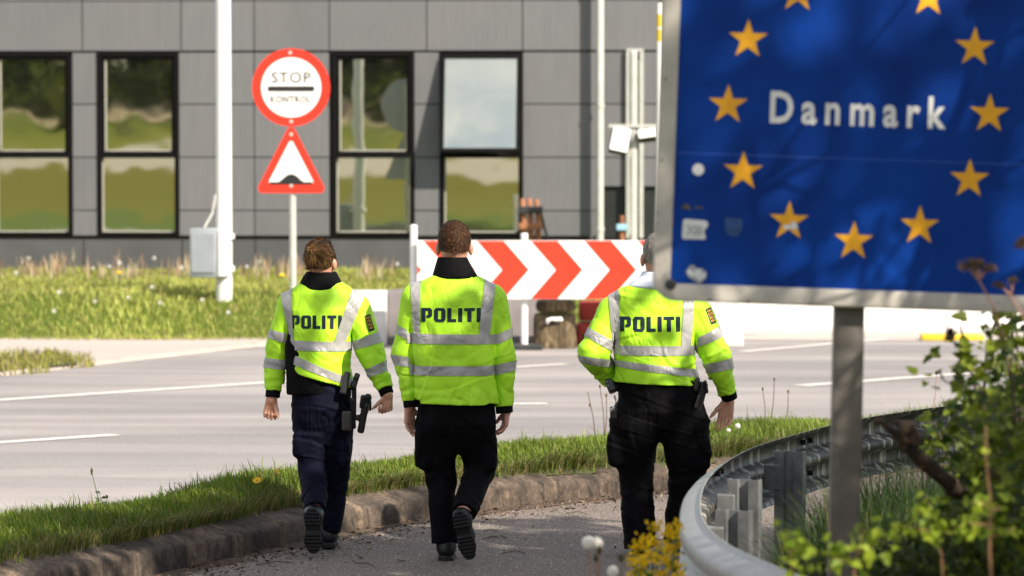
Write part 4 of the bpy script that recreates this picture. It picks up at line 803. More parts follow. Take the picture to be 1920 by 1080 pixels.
        return gr_ + 1.1 * (a + low) * (.0060 * n1(p) + .0075 * (.75 - 1.6 * np.abs(x2) ** .7) + .0016 * n3(p))
    Sj.disp(wr_)
    dAm = lambda p: np.min([np.minimum(f1(p), f2(p)) for f1, f2 in armf], 0)
    if hemf is not None: Sj.cut(lambda p: np.where(dAm(p) < .012, -1., hemf(p) + .004 * n1(p)))
    for (sh, el, wr, rs) in arms:
        e, w = A(el), A(wr); ax_ = (w - e) / np.linalg.norm(w - e); cw = w + ax_ * .0
        Sj.cut(lambda p, cw=cw, ax_=ax_, rr=rs[2]: np.where(((p - cw) ** 2).sum(-1) < .12 ** 2, (p - cw) @ ax_, -1.))
    P, Q = Sj.mesh(lo0 + np.array([-.1, .1, .6]), hi0 - np.array([-.1, 0, .15]), .0062); jk = npmesh('jacket', P, Q, M_VIS, root)
    dT = T(P) - .012; dA = [np.minimum(f1(P), f2(P)) for f1, f2 in armf]; ids = np.argmin(np.stack([dT] + dA), 0)
    bvh = BVHTree.FromPolygons([tuple(p) for p in P.tolist()], [tuple(q) for q in Q.tolist()])
    def pl(a, b, sign):
        a, b = A(a), A(b); d = b - a; n = np.array([-d[2], 0, d[0]]); n /= np.linalg.norm(n); return (Vector(a), Vector(n * sign))
    for part, top, bot in bands:      # top / bottom edges as left-to-right photo lines; part 0 torso, 1 left arm, 2 right arm, 3 brace
        if part == 3:
            l, r, zb = top; pls = [pl(l[0], l[1], 1), pl(r[0], r[1], -1), (Vector(A(zb)), Vector((0, 0, 1)))]; sel = dT < np.min(dA, 0) + .09
            cutband(P, Q, sel, pls, 'reflective_brace', M_TAPE, jk, .0042)
        else:
            sel = (ids == part) if part else (dT < np.min(dA, 0) + .006)
            cutband(P, Q, sel, [pl(top[0], top[1], -1), pl(bot[0], bot[1], 1)], 'reflective_band', M_TAPE, jk, .0034 if part else .0038)
    for txt, (x0, x1, yt, yb, dy) in letters:       # letters between photo columns x0..x1
        tot = sum(LETTERS[ch][0] for ch in txt) + .16 * (len(txt) - 1); u = 0; polys = []
        for ch in txt:
            w, ps = LETTERS[ch]
            for p_ in ps:
                q = []
                for (a, b) in p_:
                    fx = (u + a) / tot; v = at(x0 + (x1 - x0) * fx, yb + dy * fx + (yt - yb) * b, Y0); q.append((v.x, v.z))
                polys.append(q)
            u += w + .16
        drape(polys, bvh, 'lettering', M_LETTER, jk, .0024)
    # cuffs
    for (sh, el, wr, rs) in arms:
        e, w = A(el), A(wr); ax_ = (w - e) / np.linalg.norm(w - e); n4 = sines(seed + 9, 90)
        s_ = Sdf().u(rc(w - ax_ * .003, w + ax_ * .03, rs[2] * .84, rs[2] * .82), 0).cut(lambda p: (p - (w + ax_ * .036)) @ ax_).disp(lambda p: .002 * n4(p))
        Pc, Qc = s_.mesh(w - .12, w + .12, .006); npmesh('cuff', Pc, Qc, M_BLACK, root)
    # collar
    cz = LV(collar['lv']); n5 = sines(seed + 11, 40); sc_ = Sdf().u(stack(cz, 2.1), 0).disp(lambda p: .0035 * n5(p))
    if collar.get('tilt'): pass
    Pc, Qc = sc_.mesh(np.array([cz[0][1] - .25, Y0 - .25, min(z[0] for z in cz) - .03]), np.array([cz[0][1] + .25, Y0 + .25, max(z[0] for z in cz) + .03]), .006)
    npmesh('collar', Pc, Qc, collar['m'], root)
    # ---- trousers
    St = Sdf().u(stack(hz, 2.2), 0)
    lf_ = []
    for (hp, kn, an, rs) in legs:
        g1, g2 = rc(A(hp), A(kn), rs[0], rs[1]), rc(A(kn), A(an), rs[1], rs[2]); lf_.append((g1, g2))
    def both(p): return smin(smin(lf_[0][0](p), lf_[0][1](p), .03), smin(lf_[1][0](p), lf_[1][1](p), .03), .012)
    St.u(both, .05)
    for px_, py_, sx, sz in extra.get('pockets', []): St.u(rbox(A((px_, py_, .0)), np.eye(3), np.array([sx, .075, sz]), .034), .03)
    for (hp, kn, an, rs) in legs:
        k, a_ = A(kn), A(an); ax_ = (a_ - k) / np.linalg.norm(a_ - k)
        St.cut(lambda p, a_=a_, ax_=ax_: np.where(((p - a_) ** 2).sum(-1) < .16 ** 2, (p - a_) @ ax_ - .01, -1.))
    m1, m2 = sines(seed + 20, 15, 7, (1, .8, .9)), sines(seed + 21, 30, 5, (1, .6, .8)); mC, mC2 = sines(seed + 50, 13, 4, (1, .6, 1.)), sines(seed + 51, 24, 4, (.7, .6, 1.4))
    def tw_(p):
        c1, c2 = mC(p) / .16, mC2(p) / .2; return .006 * m1(p) + .003 * (1 - 2 * np.abs(m2(p))) + .010 * c1 * np.exp(-c1 * c1) + .008 * c2 * np.exp(-c2 * c2)
    St.disp(tw_)
    P, Q = St.mesh(lo0, np.array([hi0[0], hi0[1], 1.15]), .0075); npmesh('trousers', P, Q, M_TR, root)
    # ---- boots
    for b in boots:
        an, he, to = A(b['ankle']), A(b['heel']), A(b['toe']); d = to - he; L = np.linalg.norm(d); d /= L; up = an - he; up = up - d * (up @ d); up /= np.linalg.norm(up); side = np.cross(d, up)
        Sb = Sdf().u(rc(he + up * .045 + d * .02, he + up * .07 + d * L * .55, .044, .04), .02).u(rc(he + up * .055 + d * L * .5, to + up * .028 - d * .03, .042, .034), .02).u(rc(he + up * .06 + d * .04, an, .047, .048), .03)
        sh_ = np.array(b['shaft']); Sb.u(rc(an, A(sh_), .048, .044), .02); nb_ = sines(seed + 30, 60); Sb.disp(lambda p: .002 * nb_(p)); Sb.cut(lambda p: -((p - he) @ up) + .008)
        P, Q = Sb.mesh(np.minimum(np.minimum(an, he), np.minimum(to, A(sh_))) - .12, np.maximum(np.maximum(an, he), np.maximum(to, A(sh_))) + .12, .006); bo = npmesh('boot', P, Q, M_LEATHER, root)
        Ss = Sdf().u(rc(he + d * .01, he + d * .05, .04, .042), 0).u(rc(he + d * .05, he + d * L * .7, .036, .046), .01).u(rc(he + d * L * .7, to - d * .035, .047, .036), .01)
        Ss.cut(lambda p: np.abs((p - he) @ up - .004) - .014); lug = lambda p: ((p - he) @ d)
        Ss.disp(lambda p: np.where((p - he) @ up < -.002, .002 * np.sign(np.sin(lug(p) * 300)), 0)); Ss.sub(rbox(he + d * L * .36 - up * .012, np.array([d, side, up]), np.array([.022, .06, .012]), .004))
        P, Q = Ss.mesh(np.minimum(he, to) - .07, np.maximum(he, to) + .07, .0045); npmesh('sole', P, Q, M_SOLE, bo)
    return root, A, jk, bvh
GRP = 'police officers walking away along the path'
def buns(*spec): return [lambda H, Rz, k, s=s: ell(H(*s[0]), np.array(s[1]) * k, Rz) for s in spec]
def strap(mb, pts, w, th, mi=0): mb.tube(pts, w, 8, mi)
# --- middle officer
Y1 = 18.2
mid, A1, jk1, bv1 = person(
    'officer with short dark brown hair and a long yellow jacket, between the two others', Y1, (850, 1052), 351.6,
    torso=[(517, 853, .125, .095), (524, 852, .165, .11), (535, 852, .205, .125), (560, 851, .235, .145), (600, 851, .235, .158), (660, 852, .222, .165), (700, 854, .22, .168), (735, 857, .228, .172), (757, 858, .233, .175)],
    arms=[((781, 562), (764, 662, .02), (772, 751, .0), (.086, .077, .057)), ((922, 562), (937, 668, .02), (945, 762, .0), (.086, .08, .056))],
    hands=[dict(w=(768, 763, 0), d=(.0, .05, -1), n=(.7, -.6, .0), s=(.6, .4, 0), curl=(22, 20, 18, 22), size=.94, thumb=(.75, .6, .3)),
           dict(w=(950, 770, 0), d=(-.12, .05, -1), n=(-.9, -.25, 0), s=(-.3, .9, 0), curl=(32, 30, 28, 30), size=.9)],
    head=dict(c=(852, 459, 0), yaw=0, w=.0805, neck=(852, 528, 0)),
    hips=[(735, 857, .203, .145), (765, 856, .203, .15), (795, 855, .196, .145), (820, 855, .16, .11), (850, 856, .07, .06)],
    legs=[((820, 805, 0), (828, 895, .04), (834, 1015, .0), (.112, .074, .074)), ((890, 805, 0), (899, 884, .06), (870, 960, -.25), (.112, .081, .068))],
    boots=[dict(ankle=(837, 1018, .0), heel=(836, 1048, -.04), toe=(840, 1043, .24), shaft=(837, 990, .0)), dict(ankle=(868, 968, -.25), heel=(862, 968, -.34), toe=(882, 1048, -.27), shaft=(875, 945, -.2))],
    hem=((778, 755), (940, 757)), seed=11, group=GRP, M_TR=M_BLACK,
    bands=[(0, ((770, 623), (920, 625)), ((770, 642), (920, 643))), (0, ((770, 683), (935, 683)), ((770, 701), (935, 701))),
           (3, (((770, 525), (777, 625)), ((790, 520), (789, 625)), (778, 634)), None), (3, (((909, 520), (898, 625)), ((929, 530), (918, 625)), (918, 634)), None),
           (1, ((735, 604), (776, 622)), ((735, 622), (776, 641))), (1, ((732, 664), (778, 669)), ((732, 683), (778, 688))),
           (2, ((920, 630), (965, 612)), ((920, 650), (965, 630))), (2, ((922, 684), (972, 674)), ((922, 704), (972, 692)))],
    letters=[('POLITI', (791, 902, 575, 601, 0))],
    collar=dict(m=M_BLACK, lv=[(482, 848, .080, .085, .0), (493, 849, .092, .097, .0), (506, 851, .108, .112, 0), (516, 853, .122, .12, 0), (522, 853, .12, .12, 0)]),
    hair=dict(m=M_HAIRB, grow=.0055, nape=-.020, amp=.0014, strands=(5200, .013, .0009, .3), cols=((.010, .005, .002), (.18, .080, .034))), extra=dict(pockets=[(794, 842, .04, .1), (917, 850, .04, .1)]))
# --- left officer
Y2 = 18.6
lef, A2, jk2, bv2 = person(
    'female officer with fair hair pinned up, pistol holster on her thigh, clenched hands', Y2, (600, 1034), 344,
    torso=[(531, 603, .115, .09), (538, 603, .15, .105), (550, 604, .185, .12), (580, 603, .197, .14), (620, 601, .178, .148), (650, 601, .165, .148), (690, 602, .165, .15), (725, 604, .17, .155)],
    arms=[((544, 573), (519, 660, .03), (512, 733, .0), (.073, .067, .049)), ((668, 577), (692, 655, -.03), (722, 729, -.1), (.077, .072, .047))],
    hands=[dict(w=(509, 751, -.01), d=(-.13, .0, -1), n=(.15, -1, .0), s=(1, .2, 0), curl=(82, 84, 84, 80), size=.9, thumb=(.3, .75, .6)),
           dict(w=(727, 742, -.12), d=(-.05, -.1, -1), n=(-.5, -.8, 0), s=(-1, .3, 0), curl=(80, 82, 84, 84), size=.86, thumb=(.5, .55, .4))],
    head=dict(c=(602, 489, 0), yaw=-16, w=.0715, neck=(603, 546, 0)),
    hips=[(695, 603, .162, .13), (730, 604, .165, .135), (765, 604, .165, .138), (795, 605, .13, .10), (830, 606, .06, .05)],
    legs=[((582, 785, 0), (587, 885, .03), (590, 955, -.24), (.100, .073, .062)), ((630, 785, 0), (630, 880, .09), (619, 995, .1), (.099, .074, .062))],
    boots=[dict(ankle=(589, 960, -.24), heel=(585, 963, -.33), toe=(588, 1037, -.27), shaft=(590, 940, -.2)), dict(ankle=(616, 995, .1), heel=(616, 1023, .06), toe=(618, 1018, .32), shaft=(616, 970, .1))],
    hem=((545, 694), (640, 722)), seed=23, group=GRP, M_TR=M_NAVY,
    bands=[(0, ((540, 636), (660, 639)), ((540, 654), (660, 657))), (0, ((546, 660), (612, 688)), ((546, 678), (612, 704))),
           (3, (((525, 542), (545, 630)), ((548, 538), (553, 630)), (550, 646)), None), (3, (((660, 545), (633, 625)), ((682, 560), (648, 640)), (640, 648)), None),
           (1, ((498, 615), (536, 624)), ((498, 632), (536, 642))), (1, ((490, 670), (536, 675)), ((490, 688), (536, 694))),
           (2, ((660, 640), (712, 620)), ((660, 656), (714, 641))), (2, ((680, 694), (728, 672)), ((684, 709), (730, 692)))],
    letters=[('POLITI', (547, 643, 589, 614, 0))],
    collar=dict(m=M_BLACK, lv=[(510, 603, .080, .085, .01), (519, 602, .098, .10, .0), (530, 602, .115, .11, 0), (540, 603, .128, .115, 0), (544, 603, .12, .11, 0)]),
    hair=dict(m=M_HAIRL, grow=.0055, nape=-.032, amp=.0012, strands=(2600, .050, .0015, .012), knot=(-.012, -.11, .07), cols=((.020, .010, .004), (.66, .35, .13)), lumps=buns(((-.014, -.088, .062), (.046, .038, .042)), ((.005, -.075, .03), (.03, .035, .055)), ((-.045, -.055, .01), (.035, .05, .06)))),
    extra=dict(pockets=[(562, 825, .035, .09), (647, 850, .03, .08)]))
# --- right officer
Y3 = 18.4
rig, A3, jk3, bv3 = person(
    'grey-haired officer with pale shirt collar, head half hidden by the blue sign', Y3, (1232, 1047), 348,
    torso=[(531, 1228, .12, .095), (540, 1227, .185, .115), (552, 1226, .225, .135), (575, 1226, .24, .15), (610, 1224, .232, .162), (650, 1226, .218, .17), (690, 1228, .217, .178), (722, 1229, .225, .182)],
    arms=[((1150, 584), (1112, 662, -.06), (1146, 709, .09), (.086, .08, .058)), ((1306, 588), (1341, 668, -.01), (1365, 738, .03), (.088, .082, .053))],
    hands=[dict(w=(1158, 716, .13), d=(.7, .6, -.3), n=(.4, -.6, -.2), s=(0, 0, 1), curl=(25, 25, 25, 25), size=.95),
           dict(w=(1365, 752, .03), d=(-.16, .0, -1), n=(-.25, -1, 0), s=(-1, 0, 0), curl=(20, 26, 30, 34), size=1.02, thumb=(.6, .8, .3))],
    head=dict(c=(1235, 480, 0), yaw=8, w=.081, neck=(1233, 540, 0)),
    hips=[(712, 1233, .222, .16), (740, 1235, .224, .165), (770, 1235, .22, .155), (800, 1235, .16, .11), (825, 1236, .06, .05)],
    legs=[((1188, 795, 0), (1195, 905, .05), (1200, 1025, .0), (.13, .090, .088)), ((1284, 795, 0), (1288, 900, .06), (1278, 1010, .1), (.13, .096, .09))],
    boots=[dict(ankle=(1202, 1020, .0), heel=(1200, 1046, -.04), toe=(1198, 1036, .25), shaft=(1202, 995, .0)), dict(ankle=(1272, 1012, .1), heel=(1272, 1036, .06), toe=(1276, 1028, .34), shaft=(1272, 985, .1))],
    hem=((1150, 714), (1300, 722)), seed=37, group=GRP, M_TR=M_BLACK,
    bands=[(0, ((1145, 645), (1310, 646)), ((1145, 663), (1310, 664))), (0, ((1150, 672), (1300, 690)), ((1150, 684), (1300, 705))),
           (3, (((1140, 545), (1144, 600)), ((1160, 540), (1162, 650)), (1152, 654)), None), (3, (((1280, 545), (1274, 650)), ((1300, 550), (1293, 650)), (1285, 654)), None),
           (1, ((1092, 607), (1142, 634)), ((1086, 622), (1138, 652))), (1, ((1084, 664), (1142, 672)), ((1084, 677), (1140, 687))),
           (2, ((1302, 634), (1352, 609)), ((1306, 650), (1360, 628))), (2, ((1318, 682), (1370, 670)), ((1322, 700), (1374, 690)))],
    letters=[('POLITI', (1161, 1273, 591, 619, 0))],
    collar=dict(m=M_WHITEC, lv=[(509, 1233, .084, .09, .0), (517, 1232, .092, .10, .0), (526, 1229, .125, .12, 0), (536, 1229, .155, .13, 0), (541, 1229, .14, .12, 0)]),
    hair=dict(m=M_HAIRG, grow=.0055, nape=-.026, amp=.0016, strands=(4800, .013, .0006, .2), cols=((.10, .085, .075), (.62, .57, .52))), extra=dict(pockets=[(1153, 842, .04, .095), (1316, 850, .04, .09)]))
V3 = lambda a: Vector([float(x) for x in a])
def gear(A, root, name, m, pts, r, k=.01, seed=3, h=.0045, label=None):
    """small kit grown from round cones and boxes given at photo points"""
    S = Sdf(); pp = []
    for it in pts:
        if it[0] == 'c': a, b = A(it[1]), A(it[2]); S.u(rc(a, b, it[3], it[4]), k); pp += [a, b]
        else:
            a, b = A(it[1]), A(it[2]); d = (b - a) / np.linalg.norm(b - a); y = np.array([0, 1., 0]); y -= d * (y @ d); y /= np.linalg.norm(y); x = np.cross(y, d)
            S.u(rbox((a + b) / 2, np.array([x, y, d]), np.array([it[3], it[4], np.linalg.norm(b - a) / 2]), it[5]), k); pp += [a, b]
    P, Q = S.mesh(np.min(pp, 0) - .1, np.max(pp, 0) + .1, h); o = npmesh(name, P, Q, m, root)
    if label: o['label'] = label
    return o
# woman: black vest under the jacket, belt pouches, drop-leg holster
Sv = Sdf().u(stack([(at(595, y, Y2).z, at(x, y, Y2).x, Y2, a, b) for y, x, a, b in ((608, 592, .15, .125), (650, 590, .158, .135), (700, 590, .158, .14), (738, 592, .155, .14))]), 0)
_n = sines(77, 30); Sv.disp(lambda p: .004 * _n(p)); P_, Q_ = Sv.mesh(np.array([-1.35, Y2 - .3, .8]), np.array([-.7, Y2 + .3, 1.4]), .008); npmesh('vest', P_, Q_, M_BLACK, lef)
gear(A2, lef, 'belt', M_GEAR, [('c', (550, 726, 0), (656, 722, 0), .03, .03)], 0)
gear(A2, lef, 'belt_pouch', M_GEAR, [('b', (652, 697, -.13), (642, 740, -.15), .018, .022, .01)], 0)
gear(A2, lef, 'belt_pouch', M_GEAR, [('b', (671, 700, -.1), (662, 728, -.11), .015, .02, .006), ('c', (669, 705, -.11), (668, 708, -.12), .01, .01)], 0)
gear(A2, lef, 'thigh_strap', M_GEAR, [('c', (664, 720, -.06), (664, 778, -.05), .014, .012), ('c', (660, 750, -.09), (663, 800, -.07), .013, .014)], 0)
gear(A2, lef, 'leg_plate', M_OLIVE, [('b', (650, 770, -.1), (650, 808, -.1), .027, .018, .012)], 0)
ho = gear(A2, lef, 'holster', M_GEAR, [('b', (686, 756, -.06), (676, 811, -.04), .019, .03, .012), ('b', (664, 783, -.06), (684, 783, -.06), .016, .012, .005), ('c', (690, 745, -.06), (684, 770, -.05), .021, .02)], 0)
gear(A2, ho, 'pistol_grip', M_GEAR, [('c', (681, 745, -.1), (678, 762, -.09), .015, .013), ('c', (694, 752, -.09), (694, 768, -.08), .008, .008)], 0)
# right officer: belt, holster, pouch and keys
gear(A3, rig, 'belt', M_GEAR, [('c', (1155, 724, 0), (1312, 726, 0), .03, .03)], 0)
ho = gear(A3, rig, 'holster', M_GEAR, [('b', (1320, 716, -.04), (1306, 772, -.04), .024, .04, .014), ('c', (1308, 712, -.1), (1304, 730, -.1), .014, .014), ('c', (1322, 716, -.09), (1326, 735, -.08), .010, .008)], 0)
gear(A3, ho, 'magazine', M_OLIVE, [('b', (1311, 741, -.1), (1304, 765, -.1), .008, .008, .004)], 0)
pc = gear(A3, rig, 'belt_pouch', M_GEAR, [('b', (1140, 712, -.06), (1150, 736, -.08), .022, .035, .012)], 0)
for q in ((1138, 716, -.105), (1140, 723, -.11)): gear(A3, pc, 'snap_button', M_STEEL, [('c', q, (q[0] + .4, q[1], q[2]), .004, .004)], 0, h=.0025)
gear(A3, rig, 'key_bunch', M_STEEL, [('c', (1152, 742, -.12), (1156, 754, -.12), .006, .005), ('c', (1156, 754, -.12), (1148, 768, -.12), .004, .004), ('b', (1146, 766, -.12), (1150, 772, -.12), .013, .004, .002)], 0, h=.003)
gear(A3, rig, 'key_pouch', M_GEAR, [('b', (1150, 762, -.1), (1150, 786, -.1), .018, .012, .006)], 0)
# sleeve badges with a gold emblem
def badge(root, px, Y, jk, bvh, ang, w=11, h=31):
    a = math.radians(ang); R2 = lambda u, v: (px[0] + u * math.cos(a) - v * math.sin(a), px[1] + u * math.sin(a) + v * math.cos(a))
    def poly(pts): return [(lambda q: (q.x, q.z))(at(*R2(u, v), Y)) for u, v in pts]
    o = drape([poly([(-w / 2, -h / 2), (w / 2, -h / 2), (w / 2, h / 2), (-w / 2, h / 2)])], bvh, 'sleeve_badge', M_LETTER, jk, .0026, .005)
    g = []
    for v, r in ((-h * .33, 3.2), (-h * .12, 3.8), (h * .10, 3.6), (h * .30, 3.0)):
        for k in range(3):
            u0 = (k - 1) * r * .9; g.append(poly([(u0 - 1.2, v - r * .8), (u0 + 1.0, v - r * .6), (u0 + 1.2, v + r * .7), (u0 - .8, v + r * .8)]))
    drape(g, bvh, 'emblem', M_GOLD, o, .004, .004)
badge(lef, (694, 604), Y2, jk2, bv2, -16)
badge(rig, (1332, 591), Y3, jk3, bv3, -20)
badge(rig, (1108, 597), Y3, jk3, bv3, 20, 6)
# ------------------------------------------------------------------ foreground: guard rail, border sign, plants
M_GALV, t, b = nodes('weathered_galvanised'); v = coord(t); n1 = noise(t, coord(t, (8, 8, .45)), 2.2, 5, .65, .2); n2 = noise(t, v, 9, 5); n3 = noise(t, v, 70, 3)
c = mixc(t, ramp(t, n2, [(.3, (0, 0, 0)), (.7, (1, 1, 1))]), (.022, .021, .016), (.075, .070, .058)); c = mixc(t, ramp(t, n1, [(.54, (0, 0, 0)), (.60, (.9, .9, .9))]), c, (.40, .365, .30)); c = mixc(t, ramp(t, n1, [(.34, (.85, .85, .85)), (.46, (0, 0, 0))]), c, (.016, .014, .011))
t.links.new(c, b.inputs['Base Color']); b.inputs['Roughness'].default_value = .5; b.inputs['Metallic'].default_value = .25; bump(t, b, n3, .25, .003)
M_GALVF = mat('clean_galvanised', (.34, .335, .325), .45, .15, 5, (3, 3, 1), bmp=.2, bscale=60, metal=.3)
M_GALVP = mat('galvanised_post', (.17, .175, .175), .5, .35, 14, metal=.35, bmp=.2, bscale=60)
gr = thing('guard_rail', 'curved weathered galvanised guard rail with a W-shaped beam beside the path', 'guard rail', (1.1, 15.97, 0))
RT = np.gradient(RC, axis=0); RT /= np.linalg.norm(RT, axis=1)[:, None]; RN = np.stack([-RT[:, 1], RT[:, 0]], 1)      # toward the path (left of travel)
zt_ = .80
prof_ = [(0, 0), (.004, -.012), (.012, -.018), (.072, -.042), (.080, -.052), (.080, -.098), (.072, -.108), (.006, -.134), (0, -.142), (0, -.168), (.006, -.176), (.072, -.202), (.080, -.212), (.080, -.258), (.072, -.268), (.012, -.292), (.004, -.298), (0, -.31)]
for side_ in (0,):
    V_ = []; n = len(RC); m = len(prof_)
    jo = np.zeros(n); sarr = np.arange(n) * .04
    for off in (0, .004):
        for s_, z_ in prof_: V_.append(np.c_[RC + RN * (s_ + off), np.full(n, zt_ + z_)])
    V_ = np.concatenate(V_); Q = []
    i, j = np.meshgrid(np.arange(m - 1), np.arange(n - 1), indexing='ij'); a = (i * n + j).ravel(); Q.append(np.stack([a, a + 1, a + n + 1, a + n], 1)); a2 = a + m * n; Q.append(np.stack([a2, a2 + n, a2 + n + 1, a2 + 1], 1))
    for row in (0, m - 1):
        k = np.arange(n - 1) + row * n; Q.append(np.stack([k, k + m * n, k + m * n + 1, k + 1], 1))
    be = npmesh('beam', V_, np.concatenate(Q), [M_GALV, M_GALVF], gr, True); mi_ = np.zeros(len(be.data.polygons), np.int32); mi_[len(Q[0]):] = 1; be.data.polygons.foreach_set('material_index', mi_); be.data.set_sharp_from_angle(angle=R(50))
def rail_pt(Y, off=0.):
    k = int(np.abs(RC[:, 1] - Y).argmin()); p = RC[k] - RN[k] * off; return Vector((p[0], p[1], 0)), Vector((RT[k][0], RT[k][1], 0)), Vector((-RN[k][0], -RN[k][1], 0))
for Y in (18.6, 16.15, 14.75, 13.5, 10.6):
    p, tt, nn = rail_pt(Y, .13); tt_, nn_ = tt, nn; tt = Vector((.93, -.37, 0)); nn = Vector((-.37, -.93, 0)); p = p - nn * .03; zb_ = float(height(np.array([p.x]), np.array([p.y]))[0]) - .1; zt2 = zt_ - .03
    # sigma post: folded channel outline swept upward
    o_ = [(-.07, .0), (-.07, .055), (-.025, .055), (-.02, .03), (.02, .03), (.025, .055), (.07, .055), (.07, .0), (.064, .0), (.064, .049), (.030, .049), (.025, .024), (-.025, .024), (-.030, .049), (-.064, .049), (-.064, .0)]
    mb = MB(); mb.prism([(u, w_) for u, w_ in o_], (p.x, p.y, zb_), (tt, nn, Vector((0, 0, 1))), zt2 - zb_); po = mb.build('post', M_GALVP, gr)
    mb = MB(); q = rail_pt(Y, .05)[0]; mb.box((q.x, q.y, zt_ - .155), (.03, .04, .06), ax=(tt_, nn_, Vector((0, 0, 1))), bev=.006); mb.build('spacer', M_GALVP, po)
    mb = MB()
    for zz_ in (zt_ - .155,): mb.lathe(rail_pt(Y, -.002)[0] + Vector((0, 0, zz_ - 0)), [(.018, 0), (.018, .012), (.0, .016)], 8, 0, (tt_, Vector((0, 0, 1)), -nn_))
    mb.build('bolt', M_GALVP, po)
spl = MB()
for Y in (17.1, 15.45, 12.2):
    p, tt, nn = rail_pt(Y, -.02)
    for zz_ in (-.07, -.235):
        for dx in (-.06, .06):
            q = p + tt * dx - nn * .06 + Vector((0, 0, zt_ + zz_)); spl.box(q + nn * .012, (.013, .014, .013), ax=(tt, nn, Vector((0, 0, 1))), bev=.004)
spl.build('splice_bolts', M_DARKM, gr)
# ---- Danmark border sign
YD = 10.8; kD = YD / F; th = R(2.0); U = Vector((math.cos(th), 0, -math.sin(th))); Vv = Vector((math.sin(th), 0, math.cos(th))); Nn = Vector((0, -1, 0)); AXD = (U, Vv, Nn)
C0 = at(1607, 205, YD); bs = thing('border_sign', 'large blue border sign with a ring of yellow stars, grey frame and steel post', 'border sign', (at(1588, 1000, YD).x, YD, .35))
def rrect(hw, hh, r, n=8):
    out = []
    for cx, cy, a0 in ((hw - r, hh - r, 0), (-hw + r, hh - r, 90), (-hw + r, -hh + r, 180), (hw - r, -hh + r, 270)):
        out += [(cx + r * math.cos(R(a0 + 90 * k / n)), cy + r * math.sin(R(a0 + 90 * k / n))) for k in range(n + 1)]
    return out
HW, HH = 371 * kD, 371 * kD; f_i = 33 * kD
M_BLUE, t, b = nodes('sign_blue'); v = coord(t); n1 = noise(t, v, 2.2, 4, .5, .8); n2 = noise(t, coord(t, (1, 1, 1)), 60, 3)
c = ramp(t, n1, [(.3, (.0010, .022, .155)), (.7, (.0016, .042, .27))]); c = mixc(t, ramp(t, n2, [(.66, (0, 0, 0)), (.74, (.25, .25, .25))]), c, (.02, .06, .24)); t.links.new(c, b.inputs['Base Color']); b.inputs['Roughness'].default_value = .45; b.inputs['Specular IOR Level'].default_value = .12
M_SFRAME, t, b = nodes('sign_frame'); v = coord(t); n1 = noise(t, v, 5, 6, .7); n2 = noise(t, v, 42, 4, .7); c = ramp(t, n1, [(.3, (.32, .295, .255)), (.7, (.48, .445, .39))]); c = mixc(t, ramp(t, n2, [(.64, (0, 0, 0)), (.72, (.7, .7, .7))]), c, (.10, .085, .06)); t.links.new(c, b.inputs['Base Color']); b.inputs['Roughness'].default_value = .55; b.inputs['Metallic'].default_value = .15
mb = MB(); mb.prism(rrect(HW - f_i * .6, HH - f_i * .6, .03), C0 + Vector((0, .010, 0)), AXD, .012); pn = mb.build('blue_panel', M_BLUE, bs)
outer, inner = rrect(HW, HH, 44 * kD, 10), rrect(HW - f_i, HH - f_i, 8 * kD, 10)
mb = MB(); n = len(outer); loops = [(outer, -.022), (outer, .010), ([(x * .992, y * .992) for x, y in outer], .014), ([(x * 1.01, y * 1.01) for x, y in inner], .014), (inner, .011), (inner, -.004)]
vs_ = [C0 + U * x + Vv * y + Nn * z for lp, z in loops for x, y in lp]; fs_ = [(i * n + k, i * n + (k + 1) % n, (i + 1) * n + (k + 1) % n, (i + 1) * n + k) for i in range(len(loops) - 1) for k in range(n)]; mb.add(vs_, fs_); mb.build('frame', M_SFRAME, bs, angle=35)
D = lambda px, py: at(px, py, YD)
M_STAR = mat('star_yellow', (.78, .36, .006), .45, .12, 25)
for k in range(12):
    a = R(30 * k); ce = C0 + U * (math.sin(a) * 245 * kD) + Vv * (math.cos(a) * 247 * kD) + U * 3 * kD; st = [((38.5 if i % 2 == 0 else 14.9) * kD * math.sin(R(36 * i)), (38.5 if i % 2 == 0 else 14.9) * kD * math.cos(R(36 * i))) for i in range(10)]
    mb = MB(); mb.prism(st, ce + Nn * .0025, AXD, .0012); mb.build('star', M_STAR, bs)
M_SLET = mat('sign_letters', (.66, .655, .64), .5, .05)
text('Danmark', bs, M_SLET, D(1609, 205) + Nn * .0028, 330 * kD, 58 * kD, 'lettering', bold=.027, spacing=1.46, depth=.0012, AX=AXD)
# stickers and marks
M_STK = mat('sticker_white', (.66, .66, .65), .5, .12, 40); M_STG = mat('sticker_grey', (.33, .34, .36), .5, .2, 40); M_STD = mat('sticker_faint', (.012, .055, .19), .5, .4, 40); M_MARK = mat('brown_mark', (.10, .075, .035), .7, .5, 60)
def sticker(px, py, poly, m, name='sticker', d=.0026):
    mb = MB(); mb.prism([(x * kD, -y * kD) for x, y in poly], D(px, py) + Nn * d, AXD, .0006); return mb.build(name, m, bs)
ci = lambda r, n=20, sx=1: [(r * sx * math.cos(2 * math.pi * k / n), r * math.sin(2 * math.pi * k / n)) for k in range(n)]
o = sticker(1309, 318, ci(11), M_STK); mb = MB()
so2 = sticker(1302, 431, [(-22, -17), (-18, -20), (20, -18), (25, -14), (24, -6), (19, -2), (19, 8), (22, 12), (20, 17), (-20, 18), (-23, 14)], M_STK)
text('XIII', so2, M_STG, D(1301, 431) + Nn * .0034, 30 * kD, 17 * kD, 'lettering', bold=.05, spacing=1., depth=.0004, AX=AXD)
for dx, dy, r in ((-8, -14, 8), (-14, -4, 7), (2, -4, 9), (15, 0, 8), (6, 10, 8), (-4, 5, 7)): pass
